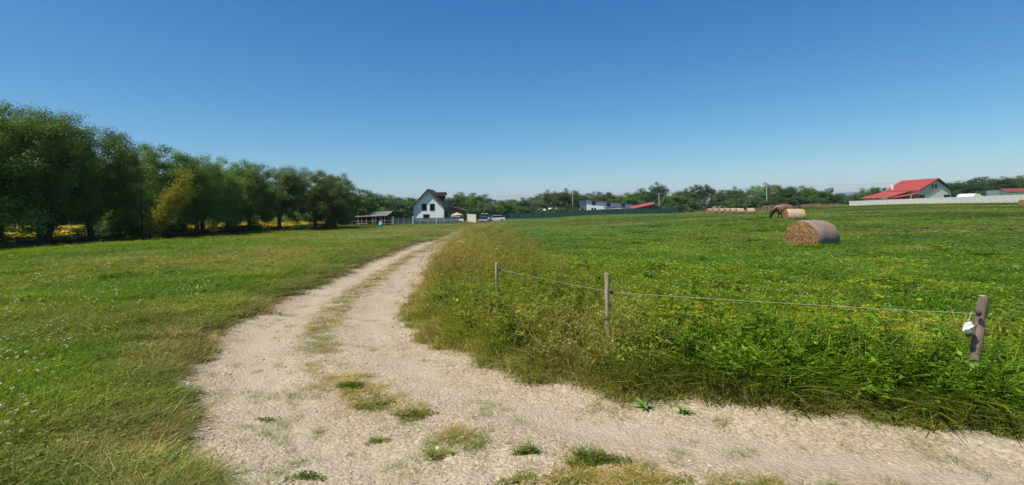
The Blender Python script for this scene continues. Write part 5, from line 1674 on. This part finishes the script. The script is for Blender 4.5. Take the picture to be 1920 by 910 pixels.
def red_house():
    d = 165.0; xc = gx(1757, d); g = 0.9
    root = empty('farmhouse', (xc, d, g), 0, 'farmhouse with a bright red metal roof and bare grey gable', 'house')
    zr = zabs(1757, 335.2, d) - g; xl = gx(1720, d) - xc; xr = gx(1787, d) - xc
    zl = zabs(1720, 357.5, d) - g; zr2 = zabs(1787, 357.5, d) - g; L = 15.0
    mb = MB(); mb.slab([(xl + .6, 0, -1.5), (xr - .6, 0, -1.5), (xr - .6, 0, zr2 + .05), (0, 0, zr - .3), (xl + .6, 0, zl + .15)], L - 1, (0, 1, 0)); mb.build('wall', M['block'], root)
    for (xe, ze, s) in ((xl, zl, -1), (xr, zr2, 1)):
        o = MB().slab([(0, -.9, zr), (xe, -.9, ze), (xe, L, ze), (0, L, zr)], .12, (0, 0, 1)).build('roof_slope', M['redroof' if s < 0 else 'blackroof'], root)
        MB().slab([(0, -.95, zr - .28), (xe, -.95, ze - .28), (xe, -.95, ze + .06), (0, -.95, zr + .06)], .04, (0, -1, 0)).build('verge_trim', M['blackroof'], o)
    n = 26
    sl = Vector((xl, 0, zl - zr)); 
    rm = MB().slab([(0, 0, .12), (xl, 0, zl - zr + .12), (xl, .06, zl - zr + .12), (0, .06, .12)], .05, (0, 0, 1)).mesh('roof_seam'); rm.materials.append(M['redroof'])
    for k in range(n): link('roof_seam', rm, root, None, (0, -.6 + k * (L / n), zr))
    # lean-to roofs at the left
    x2 = gx(1676, d) - xc
    MB().slab([(xl + .1, 3.0, zl - .15), (x2, 3.0, zl - 2.1), (x2 - .2, L + 1, zl - 2.1), (xl + .1, L + 1, zl - .15)], .10, (0, 0, 1)).build('lean_to_roof', M['redroof'], root)
    wallbox(root, x2 + .5, xl + .55, 4, L, -1.5, zl - 2.3, M['block'], 'lean_to_wall')
    MB().slab([(xl + .5, -.6, zl - .95), (x2 + .6, -.6, zl - 2.1), (x2 + .6, 2.9, zl - 2.1), (xl + .5, 2.9, zl - .95)], .10, (0, 0, 1)).build('porch_roof', M['redroof'], root)
    for q in (x2 + .9, x2 + 3.2): MB().b2(q - .1, q + .1, -.4, -.2, -1.5, zl - 1.95).build('porch_post', M['darkwood'], root)
    # windows in the gable
    for px in (1749.5, 1755.5):
        window(root, gx(px, d) - xc, 0, zabs(px, 353.5, d) - g, .55, 1.25, frame='blackplastic')
    window(root, gx(1728.5, d) - xc, 0, zabs(1728, 371.5, d) - g, 1.6, .95, frame='blackplastic')
    window(root, gx(1776, d) - xc, 0, zabs(1776, 370, d) - g, 2.0, .8, frame='blackplastic')
    MB().b2(-5.2, -4.7, L - 3, L - 2.5, zl + .3, zl + 2.7).build('chimney', M['plaster'], root)
red_house()

def right_buildings():
    d = 185.0; x0 = gx(1874, d); g = gz(x0, d)
    root = empty('roadside_house', (x0, d, g), 0, 'low house with dark red roof and blue-grey side cut by the right frame edge', 'house')
    zt = zabs(1890, 355, d) - g
    wallbox(root, 0, 3.0, 0, 5, -1.5, zt - .3, M['bluewall'], 'side_wall'); wallbox(root, 3.02, 12, .3, 6, -1.5, zt - 1.2, M['plaster'])
    MB().slab([(2.6, -.4, zt - 1.1), (12.4, -.4, zt - 1.1), (12.4, 3.2, zt + .2), (3.4, 3.2, zt + .2)], .14, (0, 0, 1)).build('roof', M['darkredroof'], root)
    window(root, 5.0, .3, zt - 2.9, 1.1, 1.1); window(root, 8.0, .3, zt - 2.9, 1.1, 1.1)
    # white rounded canopy
    d = 150.0; xc = gx(1831, d); g = gz(xc, d)
    root = empty('polytunnel', (xc, d, g), 0, 'white curved tunnel cover sticking up behind the concrete wall', 'polytunnel')
    zt = zabs(1831, 361, d) - g
    mb = MB(); n = 10
    a = []; b = []
    for k in range(n + 1):
        t = math.pi * k / n; xx = -1.5 * math.cos(t); zz = (zt - .3) * math.sin(t) ** .8
        a.append(mb.bm.verts.new((xx + .4, 0, zz))); b.append(mb.bm.verts.new((xx - .2, 5, zz)))
    for k in range(n): mb.bm.faces.new((a[k], a[k + 1], b[k + 1], b[k]))
    mb.bm.faces.new(a); mb.bm.faces.new(b[::-1])
    mb.build('cover', M['whiteplastic'], root, False)
    for y in (-.03, 2.4):
        MB().tube([(-1.5 * math.cos(math.pi * k / n) + .4 - .12 * y, y, (zt - .3) * math.sin(math.pi * k / n) ** .8 + .02) for k in range(n + 1)], .04, 5).build('hoop', M['pole'], root)
right_buildings()

# utility poles and lines
def utility_pole(px, ytop, d, label, lean=0):
    x = gx(px, d); g = gz(x, d); h = zabs(px, ytop, d) - g
    root = empty('utility_pole', (x, d, g), 0, label, 'utility pole', 'concrete utility poles')
    MB().tube([(0, 0, -.5), (lean, 0, h)], [.19, .11], 8).build('shaft', M['pole'], root)
    MB().b2(-.9, .9, -.06, .06, h - .55, h - .43).build('crossarm', M['pole'], root)
    for q in (-.8, 0, .8): MB().tube([(q, 0, h - .43), (q, 0, h - .25)], .05, 6).build('insulator', M['whiteplastic'], root)
    return Vector((x, d, g + h - .27))
U0 = utility_pole(1074, 361, 205, 'slim concrete pole standing left of the long white hall')
U1 = utility_pole(1438, 347, 185, 'concrete pole in front of the trees behind the far bales')
U2 = utility_pole(1236, 362, 200, 'concrete pole against the tall tree above the red shed roof')
U3 = Vector((-60, 215, U0.z)); U4 = Vector((190, 160, U1.z + 1))
for q, lab in ((-.8, 'front overhead power cable along the skyline'), (.8, 'rear overhead power cable along the skyline')):
    mb = MB()
    for a, b in ((U3, U0), (U0, U2), (U2, U1), (U1, U4)):
        mb.tube(sag(a + Vector((q, 0, 0)), b + Vector((q, 0, 0)), .7, 10), .014, 4)
    tag(mb.build('power_cable', M['cable'], None), lab, 'power cable')

# mound of dry grass before the far trees
def mound(px0, px1, d, h, label):
    x0 = gx(px0, d); x1 = gx(px1, d); r = np.random.default_rng(int(px0))
    n = 2600; t = r.uniform(0, 1, n); x = x0 + (x1 - x0) * t; y = d + r.normal(0, 1.5, n)
    zz = height(x, y) + h * np.sin(np.pi * t) * np.exp(-((y - d) / 2.2) ** 2) * r.uniform(.5, 1, n)
    cols = np.tile([[.30, .22, .13]], (n, 1)) * r.uniform(.6, 1.2, n)[:, None]
    V, F, c = leaves(r, np.stack([x, y, zz], 1), r.normal(size=(n, 3)) + [0, -.3, .4], .5, .18, cols, up=(0, 0, 1))
    me = np_mesh('dry_brush', V, [F], c); me.materials.append(M['strawbits'])
    tag(link('dry_brush', me), label, 'dry brush', kind='stuff')
mound(1415, 1475, 130, 1.2, 'heap of dry brownish brush between the far bales and the concrete pole')
mound(1490, 1560, 150, .8, 'strip of dry brush beyond the horse')

# ------------------------------------------------------------------ air
hb = MB().b2(-9000, 9000, -600, 9000, -12, 160).build('haze', None)
hm = bpy.data.materials.new('pale_haze'); hm.use_nodes = True
hn = hm.node_tree; hn.nodes.clear()
ho = hn.nodes.new('ShaderNodeOutputMaterial'); pv = hn.nodes.new('ShaderNodeVolumePrincipled')
pv.inputs['Color'].default_value = (.82, .90, 1.0, 1); pv.inputs['Density'].default_value = .00012
pv.inputs['Anisotropy'].default_value = .2
hn.links.new(pv.outputs[0], ho.inputs['Volume'])
hb.data.materials.append(hm); tag(hb, kind='stuff')
